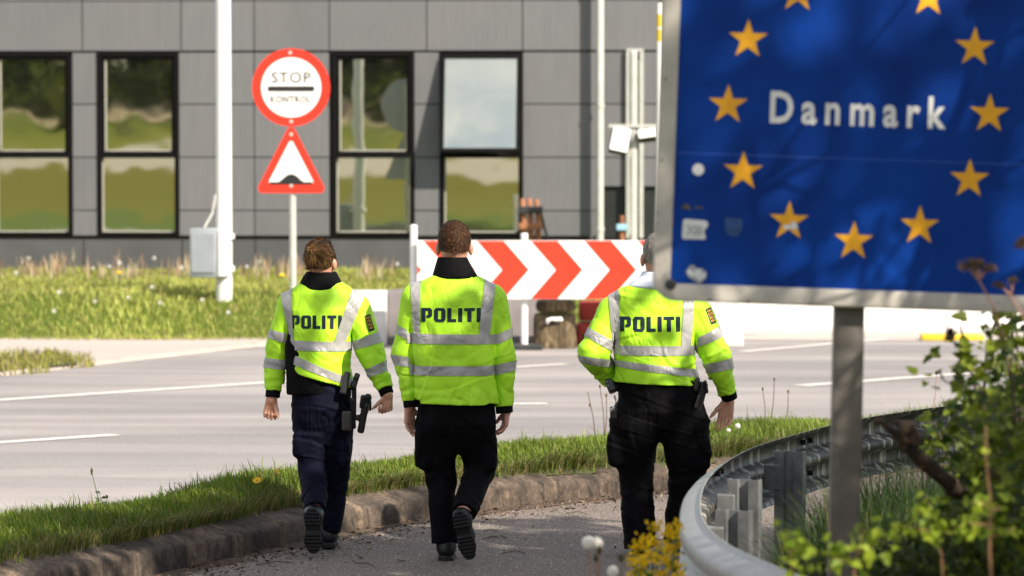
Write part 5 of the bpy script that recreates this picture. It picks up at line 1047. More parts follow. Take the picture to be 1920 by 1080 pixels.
sticker(1305, 514, [(-20, -4), (-12, -16), (-4, -17), (2, -10), (10, -12), (20, -4), (18, 8), (8, 18), (0, 14), (-14, 6)], M_STG)
sticker(1306, 512, [(-18, -2), (-13, -7), (-6, 0), (-2, -8), (8, -8), (10, 2), (17, -3), (17, 6), (6, 14), (-2, 8), (-10, 6)], M_STK, d=.0034)
sticker(1482, 424, [(-14, 0), (-8, -3), (0, -2), (2, -9), (9, -8), (14, 0), (12, 6), (0, 5), (-12, 6)], M_STK, d=.0042)
sticker(1375, 425, [(-16, -17), (16, -16), (17, 4), (8, 18), (-8, 17), (-16, 6)], M_STD)
sticker(1287, 388, [(-10, 2), (-4, -6), (4, -4), (10, 6), (4, 4), (-2, 4)], M_MARK); sticker(1309, 389, [(-8, -1), (8, -2), (9, 2), (-7, 2)], M_MARK)
mb = MB(); mb.box(D(1607, 298) + Nn * .0022, (HW - f_i - .003, .0004, .0022), ax=(U, Nn, Vv)); mb.build('panel_seam', mat('seam_blue', (.004, .05, .30), .4, .2), pn)
mb = MB(); mb.lathe(D(1257, 533) + Nn * .0135, [(.0175, 0), (.0175, .004), (.012, .007), (.006, .007), (0, .005)], 16, 0, AXD); mb.lathe(D(1957, 560) + Nn * .0135, [(.0175, 0), (.0175, .004), (0, .006)], 16, 0, AXD); mb.build('bolt', M_DARKM, bs, angle=40)
mb = MB()
for px, py in ((1262, 420), (1249, 148), (1240, 300), (1330, 562), (1402, 565), (1518, 570)): mb.lathe(D(px, py) + Nn * .0138, [(.0042, 0), (.003, .002), (0, .0025)], 8, 0, AXD)
mb.build('rivet', M_MARK, bs)
M_POST, t, b = nodes('dull_zinc_post'); v = coord(t); n1 = noise(t, v, 6, 5, .6, .5); n2 = noise(t, coord(t, (3, 3, 1)), 2.2, 4); c = ramp(t, n1, [(.3, (.108, .096, .083)), (.7, (.170, .152, .132))]); c = mixc(t, ramp(t, n2, [(.45, (0, 0, 0)), (.65, (.6, .6, .6))]), c, (.065, .060, .055)); t.links.new(c, b.inputs['Base Color']); b.inputs['Roughness'].default_value = .5; b.inputs['Metallic'].default_value = .3
p0, p1 = D(1583, 1180), D(1604, 200); ax_ = (p1 - p0).normalized(); mb = MB(); mb.box((p0 + p1) / 2 + Vector((0, .075, 0)), (28.5 * kD, .03, (p1 - p0).length / 2), ax=(Vector((ax_.z, 0, -ax_.x)), Vector((0, 1, 0)), ax_), bev=.004); mb.build('post', M_POST, bs, angle=40)
mb = MB()
for py in (60, 340, 520): q = D(1606, py); mb.box(q + Vector((0, .035, 0)), (.09, .010, .02), ax=(U, Vector((0, 1, 0)), Vv), bev=.003)
mb.build('clamp', M_POST, bs)
# ------------------------------------------------------------------ plants
M_LEAF = grassmat('leaf', .4)
def leafpoly(kind):
    if kind == 'lobed': return np.array([(0, 0), (.16, .10), (.36, .08), (.34, .30), (.50, .46), (.30, .52), (.24, .74), (0, 1.), (-.24, .74), (-.30, .52), (-.50, .46), (-.34, .30), (-.36, .08), (-.16, .10)])
    return np.array([(0, 0), (.14, .12), (.24, .34), (.22, .6), (.10, .84), (0, 1.), (-.10, .84), (-.22, .6), (-.24, .34), (-.14, .12)])
def leaves(P, D_, size, cols, kind='lobed', seed=0, fold=.25, droop=.35):
    """P bases, D_ growth directions -> arrays of verts, ngon faces (one fan pair per leaf)"""
    g = np.random.default_rng(seed); n = len(P); lp = leafpoly(kind); m = len(lp); D_ = D_ / np.linalg.norm(D_, axis=1)[:, None]
    up = g.normal(0, .5, (n, 3)) + np.array([0, -.25, 1.]); S_ = np.cross(D_, up); S_ /= np.linalg.norm(S_, axis=1)[:, None] + 1e-9; Nv = np.cross(S_, D_)
    x, y = lp[:, 0], lp[:, 1]; zc = np.abs(x) * fold - droop * y * y
    V = P[:, None] + size[:, None, None] * (S_[:, None] * x[None, :, None] + D_[:, None] * y[None, :, None] + Nv[:, None] * zc[None, :, None])
    half = m // 2; f1 = np.arange(0, half + 1); f2 = np.r_[np.arange(half, m), 0]
    b_ = np.arange(n) * m; F_ = [tuple(f1 + k) for k in b_] + [tuple(f2 + k) for k in b_]; return V.reshape(-1, 3), F_, np.repeat(cols, m, 0)
def leafmesh(name, parts, m, parent):
    off = np.array(wloc(parent)) if parent is not None else 0; V, F_, C_ = [], [], []; b_ = 0
    for v, f, c in parts: V.append(v); F_ += [tuple(i + b_ for i in q) for q in f]; C_.append(c); b_ += len(v)
    V = np.concatenate(V) - off; C_ = np.concatenate(C_); me = bpy.data.meshes.new(name); me.from_pydata(V.tolist(), [], F_); a = me.color_attributes.new('tint', 'FLOAT_COLOR', 'POINT'); c4 = np.ones((len(V), 4), np.float32); c4[:, :3] = C_; a.data.foreach_set('color', c4.ravel()); me.update(); return link(name, me, m, parent)
def lcols(g, n, dark=(.030, .065, .008), light=(.16, .22, .020), p=1.3): f = g.uniform(0, 1, (n, 1)) ** p; return np.array(dark) * (1 - f) + np.array(light) * f
M_BARK = mat('bark', (.085, .058, .038), .9, .5, 14, (1, 1, .4), bmp=.8, bscale=30, bdist=.01); M_TWIG = mat('reddish_twig', (.22, .115, .05), .8, .4, 20)
# leafy bush at the right edge
bz = lambda x, y: float(height(np.array([x]), np.array([y]))[0])
bx_, by_ = 1.82, 11.4; bu = thing('bush', 'leafy green bush with lobed leaves growing under the right end of the blue sign', 'bush', (bx_, by_, bz(bx_, by_)))
g = np.random.default_rng(51); st_, lP, lD, lS = MB(), [], [], []
tips_ = [(1800, 610, 11.6), (1850, 640, 11.9), (1905, 600, 12.0), (1790, 690, 11.2), (1840, 730, 10.9), (1900, 700, 10.6), (1790, 775, 11.6), (1830, 800, 11.3), (1885, 790, 10.4), (1835, 875, 11.2), (1860, 880, 10.5), (1920, 860, 10.8), (1960, 640, 11.6), (1980, 760, 11.), (1970, 900, 10.6), (1840, 960, 10.4), (1900, 960, 10.1), (1752, 790, 12.4), (1880, 620, 11.1), (1940, 690, 11.9), (1935, 560, 11.6), (1900, 530, 12.2)]
root_ = Vector((bx_, by_, bz(bx_, by_)))
for px, py, Y in tips_:
    tp_ = at(px, py, Y); mid2 = root_.lerp(tp_, .5) + Vector((g.normal(0, .06), g.normal(0, .06), .08)); pts = [root_ + Vector((g.normal(0, .05), g.normal(0, .05), -.05)), root_.lerp(mid2, .5), mid2, mid2.lerp(tp_, .6), tp_]; st_.tube(pts, [.012, .010, .008, .006, .003], 6)
    for q in range(76):
        f = g.uniform(.35, 1.05); base = (pts[2].lerp(pts[4], (f - .4) / .65)) + Vector(g.normal(0, .055, 3)); lP.append(base); lD.append(np.array([g.normal(-.15, .8), g.normal(-.3, .7), g.normal(-.1, .5)])); lS.append(g.uniform(.028, .066))
st_.build('stems', M_BARK, bu, smooth=True); lP = np.array([tuple(p) for p in lP]); n = len(lP)
leafmesh('foliage', [leaves(lP, np.array(lD), np.array(lS), lcols(g, n, (.022, .048, .004), (.21, .26, .014), 1.4), 'lobed', 52)], M_LEAF, bu)
# young shoot with yellow leaves and a bare reddish stem, low right
def shoot(name, label, pts, leafn, size, cols, seed, cat='plant', tw=M_TWIG, sides=(), spread=.05, kind='lobed', r0=.006, span=(.3, 1.)):
    g = np.random.default_rng(seed); pts = [Vector(p) for p in pts]; r_ = thing(name, label, cat, pts[0]); mb = MB(); mb.tube(pts, [r0 * (1 - .7 * i / (len(pts) - 1)) for i in range(len(pts))], 6); P, D_ = [], []
    segs = [pts] + [[Vector(a), Vector(b)] for a, b in sides]
    for s in segs[1:]: mb.tube(s, [r0 * .6, r0 * .3], 5)
    for k in range(leafn):
        s = segs[g.integers(0, len(segs))]; f = g.uniform(*span) if s is pts else g.uniform(.2, 1.05); i = min(int(f * (len(s) - 1)), len(s) - 2); q = s[i].lerp(s[i + 1], f * (len(s) - 1) - i); P.append(np.array(q) + g.normal(0, spread * .4, 3)); D_.append(g.normal(0, .7, 3) + np.array([0, -.25, .25]))
    mb.build('stem', tw, r_, smooth=True); n = len(P)
    if n: leafmesh('foliage', [leaves(np.array(P), np.array(D_), g.uniform(size * .6, size * 1.2, n), lcols(g, n, *cols), kind, seed + 1)], M_LEAF, r_)
    return r_
YG = ((.12, .20, .010), (.34, .42, .03), 1.)
a_ = lambda px, py, Y: at(px, py, Y)
shoot('sapling', 'bare reddish sapling stem with stubby side twigs and few yellow-green leaves', [a_(1860, 1120, 9.6), a_(1855, 1030, 9.6), a_(1857, 940, 9.62), a_(1850, 880, 9.6), a_(1848, 800, 9.6)], 34, .034, YG, 61, sides=[(a_(1856, 945, 9.6), a_(1822, 942, 9.55)), (a_(1852, 984, 9.6), a_(1818, 982, 9.5)), (a_(1858, 1008, 9.6), a_(1905, 990, 9.6)), (a_(1857, 960, 9.6), a_(1880, 950, 9.7))])
shoot('sapling', 'thin shoot with bright yellow-green leaves left of the bare reddish sapling', [a_(1770, 1130, 9.8), a_(1765, 1040, 9.8), a_(1745, 980, 9.8), a_(1735, 930, 9.85)], 64, .034, YG, 63, sides=[(a_(1760, 1000, 9.8), a_(1690, 985, 9.75)), (a_(1760, 1010, 9.8), a_(1822, 975, 9.75)), (a_(1745, 980, 9.8), a_(1720, 958, 9.8))], r0=.004)
shoot('sapling', 'low yellow-green shoot in front of the steel sign post foot', [a_(1600, 1150, 9.5), a_(1600, 1080, 9.5), a_(1612, 1020, 9.5), a_(1620, 990, 9.5)], 56, .036, YG, 65, sides=[(a_(1605, 1040, 9.5), a_(1660, 1015, 9.5)), (a_(1600, 1060, 9.5), a_(1545, 1040, 9.5))], r0=.004)
shoot('sapling', 'slender yellow-green shoot leaning toward the guard rail post', [a_(1490, 1140, 9.9), a_(1488, 1080, 9.9), a_(1480, 1030, 9.9), a_(1470, 1000, 9.9)], 36, .036, YG, 67, sides=[(a_(1482, 1035, 9.9), a_(1505, 1030, 9.9))], r0=.004)
# undergrowth carpet
g = np.random.default_rng(71); P, D_, S_, Cc = [], [], [], []
n = 9500; px = g.uniform(1420, 2010, n); Y = g.uniform(9.2, 11.9, n); x = (px - 960) / F * Y; y = Y; d = rail_d(x, y); k = d > .12; x, y, px = x[k], y[k], px[k]; n = len(x); h0 = height(x, y); row = np.interp(px, [1420, 1500, 1600, 1700, 1780, 1900], [1060, 1020, 1010, 985, 950, 930]) + 45 * _gn2(np.stack([x * 2.5, y * 2.5, 0 * x], 1)); zt2 = np.maximum(CAMZ - (row - 279) * y / F, h0 + .1)
P = np.stack([x, y, zt2 - g.beta(1., 1.7, n) * .5], 1); D_ = np.stack([g.normal(0, .8, n), g.normal(-.2, .8, n), g.normal(.15, .45, n)], 1); cc = lcols(g, n, (.012, .030, .004), (.085, .12, .010), 1.5); yl = g.uniform(0, 1, n) < .07; cc[yl] = np.array((.26, .33, .025)) * g.uniform(.6, 1.2, (yl.sum(), 1))
o = leafmesh('undergrowth', [leaves(P, D_, g.uniform(.017, .042, n), cc, 'lobed', 72)], M_LEAF, None); tag(o, 'low leafy undergrowth on the bank around the sign post', 'undergrowth', kind='stuff')
# rotten branch
lp_ = [(1646, 788, 10.75), (1690, 822, 10.8), (1735, 868, 10.9), (1785, 912, 11.), (1850, 965, 11.1), (1905, 1000, 11.2)]; S = Sdf(); pp = [np.array(at(*q)) for q in lp_]; rr_ = [.011, .021, .025, .028, .030, .028]
for i in range(len(pp) - 1): S.u(rc(pp[i], pp[i + 1], rr_[i], rr_[i + 1]), .01)
S.u(rc(pp[0] + np.array([.03, 0, .0]), pp[0] + np.array([.10, -.01, -.02]), .006, .02), .008).u(rc(pp[1] + np.array([-.01, -.01, .02]), pp[1] + np.array([.05, -.02, .0]), .012, .02), .01)
nn1, nn2 = sines(81, 45, 6, (1, 1, .5)), sines(82, 120, 6); S.disp(lambda p: .005 * nn1(p) + .0025 * nn2(p)); P, Q = S.mesh(np.min(pp, 0) - .1, np.max(pp, 0) + .1, .006)
M_ROT, t, b = nodes('rotten_bark'); v = coord(t); n1 = noise(t, v, 30, 5, .7, .6); c = ramp(t, n1, [(.38, (.012, .008, .005)), (.56, (.06, .034, .019)), (.74, (.30, .19, .11))]); t.links.new(c, b.inputs['Base Color']); b.inputs['Roughness'].default_value = .9; bump(t, b, n1, .9, .01)
tag(npmesh('dead_branch', P, Q, M_ROT), 'broken rotten branch slanting across the guard rail, frayed at its upper end', 'branch')
# withered umbel and twigs before the sign
M_DRY = mat('withered_plant', (.14, .085, .045), .9, .5, 40); M_PINK = mat('pinkish_stem', (.40, .20, .14), .7, .2, 30)
def umbel(label, top, base, rays, seed, rr=.02):
    g = np.random.default_rng(seed); r_ = thing('withered_plant', label, 'plant', base); mb = MB(); m_ = Vector(base).lerp(top, .5) + Vector((.01, 0, .01)); mb.tube([base, m_, top], [.0035, .003, .0028], 6); mb.build('stem', M_PINK, r_, smooth=True); mb = MB(); hb = MB()
    for dx, dz in rays:
        q = Vector(top) + Vector((dx, g.normal(0, .01), dz)); mb.tube([top, Vector(top).lerp(q, .6) + Vector((0, 0, .004)), q], [.0045, .0035, .0025], 6)
        for k in range(26): c_ = q + Vector((g.normal(0, rr), g.normal(0, rr * .6), g.normal(.004, rr * .35))); s_ = g.uniform(.004, .009); hb.box(c_, (s_, s_ * .7, s_ * .4), ax=tuple(Matrix.Rotation(g.uniform(0, 3), 3, 'Y').col[i].copy() for i in range(3)))
    mb.build('rays', M_PINK, r_, smooth=True); hb.build('seed_heads', M_DRY, r_); return r_
umbel('withered brown flower head on a pinkish stalk before the blue sign', at(1835, 525, 10.2), at(1880, 640, 10.25), [(-.032, .035), (.002, .045), (.028, .03), (-.02, .05)], 85, .016)
umbel('small withered twig with dry buds at the right corner of the sign frame', at(1895, 555, 10.3), at(1930, 640, 10.3), [(.008, .045), (-.035, .03)], 87, .008)
umbel('dry seed head poking in at the right picture edge before the sign', at(1930, 470, 10.3), at(1990, 640, 10.4), [(-.02, .03), (-.035, .015), (.01, .03)], 89, .009)
r_ = thing('withered_plant', 'dark wilted tendril hanging just below the sign frame left of the bush', 'plant', at(1772, 590, 10.7)); mb = MB(); mb.tube([at(1772, 588, 10.7), at(1774, 610, 10.7), at(1778, 624, 10.7), at(1786, 640, 10.7), at(1795, 655, 10.9)], [.0035, .0025, .002, .002, .002], 6); mb.build('stem', M_BARK, r_); mb = MB()
for k in range(14): c_ = at(1780 + g.normal(0, 5), 628 + g.normal(0, 5), 10.7); s_ = .006; mb.box(c_, (s_, s_ * .6, s_ * 1.4), ax=tuple(Matrix.Rotation(g.uniform(0, 3), 3, 'Y').col[i].copy() for i in range(3)))
mb.build('shrivelled_leaf', M_BARK, r_)
# yellow-flowered plant by the rail
g = np.random.default_rng(95); yb = Vector((.47, 11.6, 0)); yp = thing('yellow_flower_plant', 'bushy plant with many small yellow flowers at the bulge of the guard rail', 'plant', yb); mb = MB(); fP = []; fl = MB(); P, D_ = [], []
heads_ = [(1255, 1000), (1232, 990), (1270, 990), (1195, 1025), (1210, 1012), (1230, 1020), (1250, 1030), (1188, 1048), (1205, 1052), (1225, 1045), (1245, 1050), (1265, 1025), (1192, 1072), (1215, 1075), (1240, 1078), (1262, 1060), (1185, 1088), (1205, 1095), (1270, 1078)]
for px, py in heads_:
    Y = g.uniform(11.3, 11.9); tp_ = at(px, py, Y); b0 = yb + Vector((g.normal(0, .05), g.normal(0, .05), 0)); md = b0.lerp(tp_, .55) + Vector((0, 0, .03)); mb.tube([b0, md, tp_], [.003, .0025, .0018], 5)
    for k in range(30):
        c_ = tp_ + Vector((g.normal(0, .014), g.normal(0, .014), g.normal(0, .012))); s_ = g.uniform(.005, .0098); ax = [Vector(v) for v in np.linalg.qr(g.normal(size=(3, 3)))[0]]
        fl.add([c_ + ax[0] * s_, c_ + ax[1] * s_ * .8, c_ - ax[0] * s_, c_ - ax[1] * s_ * .8], [(0, 1, 2, 3)]); fl.add([c_ + ax[2] * s_, c_ + ax[1] * s_ * .8, c_ - ax[2] * s_, c_ - ax[1] * s_ * .8], [(0, 1, 2, 3)])
    for k in range(26): f = g.uniform(.15, .97); P.append(np.array(b0.lerp(md, min(1, f / .55)) if f < .55 else md.lerp(tp_, (f - .55) / .45)) + g.normal(0, .012, 3)); D_.append(g.normal(0, .7, 3) + np.array([0, 0, .5]))
M_STEM = mat('green_stem', (.07, .13, .02), .7, .3, 20); mb.build('stems', M_STEM, yp); M_FLO = grassmat('petal', .3); n = len(fl.v); V = np.array(fl.v); o = npmesh('flower_heads', V, np.array(fl.f), M_FLO, yp, False, np.repeat(np.array([(.85, .60, .010)]) * g.uniform(.75, 1.15, (n // 4, 1)), 4, 0)); leafmesh('foliage', [leaves(np.array(P), np.array(D_), g.uniform(.018, .04, len(P)), lcols(g, len(P), (.03, .07, .008), (.10, .17, .015)), 'oval', 96)], M_LEAF, yp)
# dandelions
M_FLUFF = mat('dandelion_fluff', (.74, .72, .66), .9, .1, 60); _ft = M_FLUFF.node_tree
M_DYEL = mat('dandelion_yellow', (.80, .50, .008), .7, .15, 60)
def clock(label, base, top, r, group=None, ns=130, near=True, seed=1):
    g = np.random.default_rng(seed); o = thing('dandelion_clock', label, 'dandelion', base, group); mb = MB(); base, top = Vector(base), Vector(top); md = base.lerp(top, .5) + Vector((r * .3, 0, 0)); mb.tube([base, md, top], [r * .14, r * .11, r * .09], 6); mb.build('stem', M_TWIG if near else M_STEM, o, smooth=True)
    mb = MB(); mb.lathe(top, [(.0, -r * .2), (r * .16, -r * .1), (r * .18, 0), (0, r * .15)], 8)
    for k in range(ns):
        z = 1 - 2 * (k + .5) / ns; th_ = k * 2.399963; d = Vector((math.sqrt(1 - z * z) * math.cos(th_), math.sqrt(1 - z * z) * math.sin(th_), z)); e = top + d * r * g.uniform(.85, 1.); a = d.orthogonal().normalized(); b_ = d.cross(a)
        if near: mb.add([top + a * r * .012, top - a * r * .012, e], [(0, 1, 2)])
        m_ = 6 if near else 5; w_ = r * (.26 if near else .34); ring = [e + (a * math.cos(2 * math.pi * q / m_) + b_ * math.sin(2 * math.pi * q / m_)) * w_ + d * r * .04 for q in range(m_)]; c_ = e - d * r * .06
        for q in range(m_): mb.add([c_, ring[q], c_.lerp(ring[(q + 1) % m_], .55)], [(0, 1, 2)])
    mb.build('seed_head', M_FLUFF, o, fix=False); return o
Yn = 11.5; gx = lambda px, Y: Vector(((px - 960) / F * Y, Y, 0))
clock('dandelion clock beside the yellow-flowered plant, left one of the touching pair', gx(1122, Yn), at(1103, 1018, Yn), .0235, seed=2); clock('dandelion clock beside the yellow-flowered plant, right one of the touching pair', gx(1126, Yn), at(1119, 1018, Yn + .03), .0235, seed=3); clock('dandelion clock low beside the yellow-flowered plant, standing alone', gx(1152, Yn), at(1150, 1072, Yn), .0215, seed=4)
M_BUD = mat('brown_bud', (.07, .055, .015), .8, .4, 40)
for k, (px, py) in enumerate(((1124, 1035), (1117, 1050), (1164, 1050))):
    o = thing('dandelion_bud', ('closed dandelion bud directly under the touching pair of clocks', 'lowest closed brown bud under the touching pair of clocks', 'closed brown bud standing right above the lone low clock')[k], 'dandelion', gx(px + 4, Yn)); mb = MB(); tp_ = at(px, py, Yn); mb.tube([gx(px + 4, Yn), tp_], [.003, .002], 5); mb.build('stem', M_TWIG, o); mb = MB(); mb.lathe(tp_, [(.002, -.008), (.0085, 0), (.008, .008), (.004, .016), (.005, .019)], 10); mb.build('bud', M_BUD, o, smooth=True)
def verge_at(px, py):
    best = None
    for s_ in np.linspace(.05, .95, 40):
        u_ = np.linspace(.2, .8, 500); x, y, z = verge_pt(u_, np.full(500, s_)); d = np.stack([x, y, z - CAMZ], 1); pxx = 960 + F * x / (y); c_ = np.array(_f); u2 = np.array(_u); dep = d @ c_; pxx = 960 + F * d[:, 0] / dep; pyy = 540 - F * (d @ u2) / dep; e = (pxx - px) ** 2 + (pyy - py) ** 2; k = e.argmin()
        if best is None or e[k] < best[0]: best = (e[k], (x[k], y[k], z[k]))
    return Vector(best[1])
def yellow(label, px, py, r=.026, sd=1, drop=44, group=None):
    b_ = verge_at(px, py + drop); o = thing('dandelion', label, 'dandelion', b_, group); tp_ = at(px, py, b_.y); mb = MB(); mb.tube([b_, tp_], [.003, .0025], 5); mb.build('stem', M_STEM, o); g = np.random.default_rng(sd); mb = MB(); ti = Matrix.Rotation(g.uniform(.2, .7), 3, 'X') @ Matrix.Rotation(g.normal(0, .4), 3, 'Y')
    for ring, (rr, zz, nn_) in enumerate(((1., .15, 22), (.75, .3, 18), (.45, .42, 12))):
        for k in range(nn_):
            a = 2 * math.pi * (k + ring * .5) / nn_; d = Vector((math.cos(a), math.sin(a), zz)); s = Vector((-math.sin(a), math.cos(a), 0)); w_ = .09; q = [ti @ v for v in (d * .1 * r, d * r * rr * .6 + s * r * w_, d * r * rr, d * r * rr * .6 - s * r * w_)]; mb.add([tp_ + v for v in q], [(0, 1, 2, 3)])
    mb.build('flower_head', M_DYEL, o, fix=False); mb = MB(); mb.lathe(tp_, [(.003, -.012), (.007, -.004), (.006, .001)], 8); mb.build('calyx', M_STEM, o); return o
yellow('yellow dandelion nearest the female officer leg, lowest of the four', 529, 914, sd=3); yellow('yellow dandelion standing farthest left among the four by the female officer', 482, 901, .030, 4); yellow('half closed yellow dandelion between the other flowers by the female officer', 495, 907, .018, 5); yellow('yellow dandelion standing highest of the four by the female officer', 518, 884, .026, 6)
yellow('yellow dandelion on the verge, upper one just behind the guard rail', 1418, 815, .026, 7, 36); yellow('small yellow dandelion on the verge, lower one just behind the guard rail', 1412, 830, .018, 8, 34); yellow('yellow dandelion on the verge touching the right officer trouser edge', 1322, 815, .024, 9, 34)
def vclock(label, px, py, r, sd, drop): b_ = verge_at(px, py + drop); return clock(label, b_, at(px, py, b_.y), r, None, 70, False, sd)
vclock('dandelion clock on the verge right of the hand of the grey-haired officer, larger', 1383, 799, .019, 21, 34); vclock('dandelion clock on the verge just under the hand of the grey-haired officer, smaller', 1366, 807, .014, 22, 30)
g = np.random.default_rng(101)
far_ = [(54, 484, 1), (110, 548, 0), (101, 583, 0), (178, 565, 0), (205, 500, 1), (224, 493, 1), (240, 558, 0), (289, 484, 1), (285, 538, 0), (340, 502, 1), (379, 562, 0), (174, 503, 1), (428, 586, 0), (463, 500, 1), (487, 490, 1), (30, 512, 1), (745, 495, 1), (300, 568, 0)]
for k, (px, py, bk_) in enumerate(far_):
    Y = 44 + g.uniform(-1, 4) if bk_ else 41.8; z0 = float(height(np.array([(px - 960) / F * Y]), np.array([Y]))[0])
    if not bk_:
        for Y in np.linspace(39.8, 46, 60):
            z0 = float(height(np.array([(px - 960) / F * Y]), np.array([Y]))[0])
            if at(px, py, Y).z - z0 < .20: break
    tp_ = at(px, py, Y); clock('white dandelion clock on the sunlit lawn before the grey building', Vector((tp_.x, Y, z0)), tp_, g.uniform(.020, .032), 'dandelion clocks on the far lawn', 26, False, 200 + k)
for k, (px, py) in enumerate(((343, 557), (22, 611), (222, 512), (528, 517))):
    Y = 41.4 if k != 2 else 45; z0 = float(height(np.array([(px - 960) / F * Y]), np.array([Y]))[0]); tp_ = at(px, py, Y); o = thing('dandelion', ('yellow dandelion on the sunlit lawn close to the flagpole foot', 'yellow dandelion low on the lawn near the paving at the left edge', 'yellow dandelion at the back of the lawn below the second window', 'yellow dandelion on the lawn next to the road sign post')[k], 'dandelion', (tp_.x, Y, z0)); mb = MB(); mb.tube([(tp_.x, Y, z0), tp_], .006, 5); mb.build('stem', M_STEM, o); mb = MB(); mb.lathe(tp_, [(.01, -.012), (.045, 0), (.04, .018), (0, .026)], 12); mb.build('flower_head', M_DYEL, o, smooth=True)
# dry stalks on the verge
for k, (px, py, px2) in enumerate(((1102, 735, 1112), (1125, 725, 1135), (1137, 742, 1128), (1452, 712, 1446), (1430, 730, 1436), (1478, 735, 1476), (1756, 700, 1746))):
    b_ = verge_at(px2, 800 if px < 1200 else 785); o = thing('dry_stalk', ('tall dry stalk with a dark bud on the verge left of the right officer', 'thinner bare dry stalk on the verge close to the right officer hip', 'leaning dry stalk touching the right officer pouch', 'tallest dry stalk on the verge right of the right officer', 'dry stalk on the verge between the officer hand and the tallest stalk', 'short dry stalk on the verge left of the steel sign post', 'reddish dry stalk on the verge left of the bush')[k], 'stalk', b_); tp_ = at(px, py, b_.y); mb = MB(); mb.tube([b_, b_.lerp(tp_, .5) + Vector((.008, 0, 0)), tp_], [.004, .003, .0025], 5); mb.build('stem', M_PINK if k == 6 else M_DRY, o); mb = MB(); q = b_.lerp(tp_, .72) if k == 0 else tp_; mb.lathe(q, [(.002, -.01), (.008, 0), (.007, .01), (0, .018)], 8); mb.build('seed_head', M_DRY, o, smooth=True)
# broad-leaved weeds at the kerb
def weed(label, base, n, size, hgt, seed, cols=((.03, .07, .008), (.11, .18, .018), 1.2)):
    g = np.random.default_rng(seed); o = thing('weed', label, 'weed', base); P = np.array(base) + np.stack([g.normal(0, size * .9, n), g.normal(0, size * .5, n), np.abs(g.normal(0, hgt, n))], 1); D_ = np.stack([g.normal(0, .9, n), g.normal(-.2, .6, n), g.uniform(.1, .9, n)], 1); leafmesh('foliage', [leaves(P, D_, g.uniform(size * .5, size * 1.2, n), lcols(g, n, *cols), 'oval', seed)], M_LEAF, o); mb = MB()
    for k in range(min(n, 9)): mb.tube([base, P[k]], .0016, 4)
    mb.build('stems', M_STEM, o); return o
kb = lambda px, py, off=.0: (lambda p: Vector((p.x, p.y, .01)))(gnd(px, py, 0))
weed('dark green weed growing from the kerb joint left of the right officer', kb(1110, 925), 46, .05, .09, 111); weed('small pale weed at the kerb foot right of the female officer', kb(655, 988), 20, .04, .02, 112, ((.08, .12, .02), (.22, .26, .05), 1)); weed('little weed at the kerb foot right of the middle officer', kb(915, 955), 16, .03, .04, 113); weed('tiny weed at the kerb foot left of the right officer feet', kb(1035, 938), 18, .03, .05, 114)
b_ = verge_at(185, 918); weed('dark leaved weed on the road edge of the verge at the left', b_, 22, .04, .05, 115, ((.012, .03, .006), (.03, .06, .01), 1)); o = thing('dry_stalk', 'single dark seed stalk above the dark leaved weed at the left', 'stalk', b_); mb = MB(); tp_ = at(172, 884, b_.y); mb.tube([b_, tp_], [.003, .002], 5); mb.build('stem', M_STEM, o); mb = MB(); mb.lathe(tp_, [(.002, -.02), (.007, 0), (.006, .012), (0, .022)], 8); mb.build('seed_head', M_BUD, o, smooth=True)
for k, (px, py) in enumerate(((318, 905), (327, 905), (336, 905), (302, 910))):
    b_ = verge_at(px, py + 14); tp_ = at(px, py, b_.y); o = thing('daisy', 'small white daisy in the verge grass left of the yellow dandelions', 'daisy', b_, 'white daisies in the verge'); mb = MB(); mb.tube([b_, tp_], .0018, 4); mb.build('stem', M_STEM, o); mb = MB(); mb.lathe(tp_, [(.002, -.004), (.009, .0), (.007, .003), (0, .004)], 10); mb.build('flower_head', M_FLUFF, o)
# twigs on the path
tg = [[(905, 1012), (922, 1009), (940, 1007), (953, 1012)], [(915, 1013), (925, 1009), (935, 1011)], [(660, 1052), (672, 1060), (690, 1058), (703, 1066)], [(905, 998), (920, 996), (933, 998)], [(668, 1042), (676, 1050), (681, 1048)], [(745, 1050), (752, 1056), (760, 1053)], [(480, 1062), (520, 1056), (548, 1058)], [(940, 1040), (968, 1036), (985, 1040)], [(1060, 965), (1085, 962), (1100, 966)]]
tn = ['curved twig lying right of the middle officer raised boot', 'short forked twig against the curved twig on the path', 'bent twig on the path below the kerb litter', 'straight dark twig near the kerb right of the middle officer', 'tiny hooked twig right of the female officer boots', 'short twig left of the middle officer planted boot', 'long thin twig left of the female officer boots', 'thin twig low on the path between the two men', 'slim twig near the kerb left of the right officer']
for pts, lb in zip(tg, tn):
    mb = MB(); q = [gnd(x, y, 0) + Vector((0, 0, .007 + .004 * (i % 2))) for i, (x, y) in enumerate(pts)]; mb.tube(q, [.002, .0026, .0022, .0015][:len(q)], 6); tag(mb.build('twig', M_BARK, None, smooth=True), lb, 'twig')
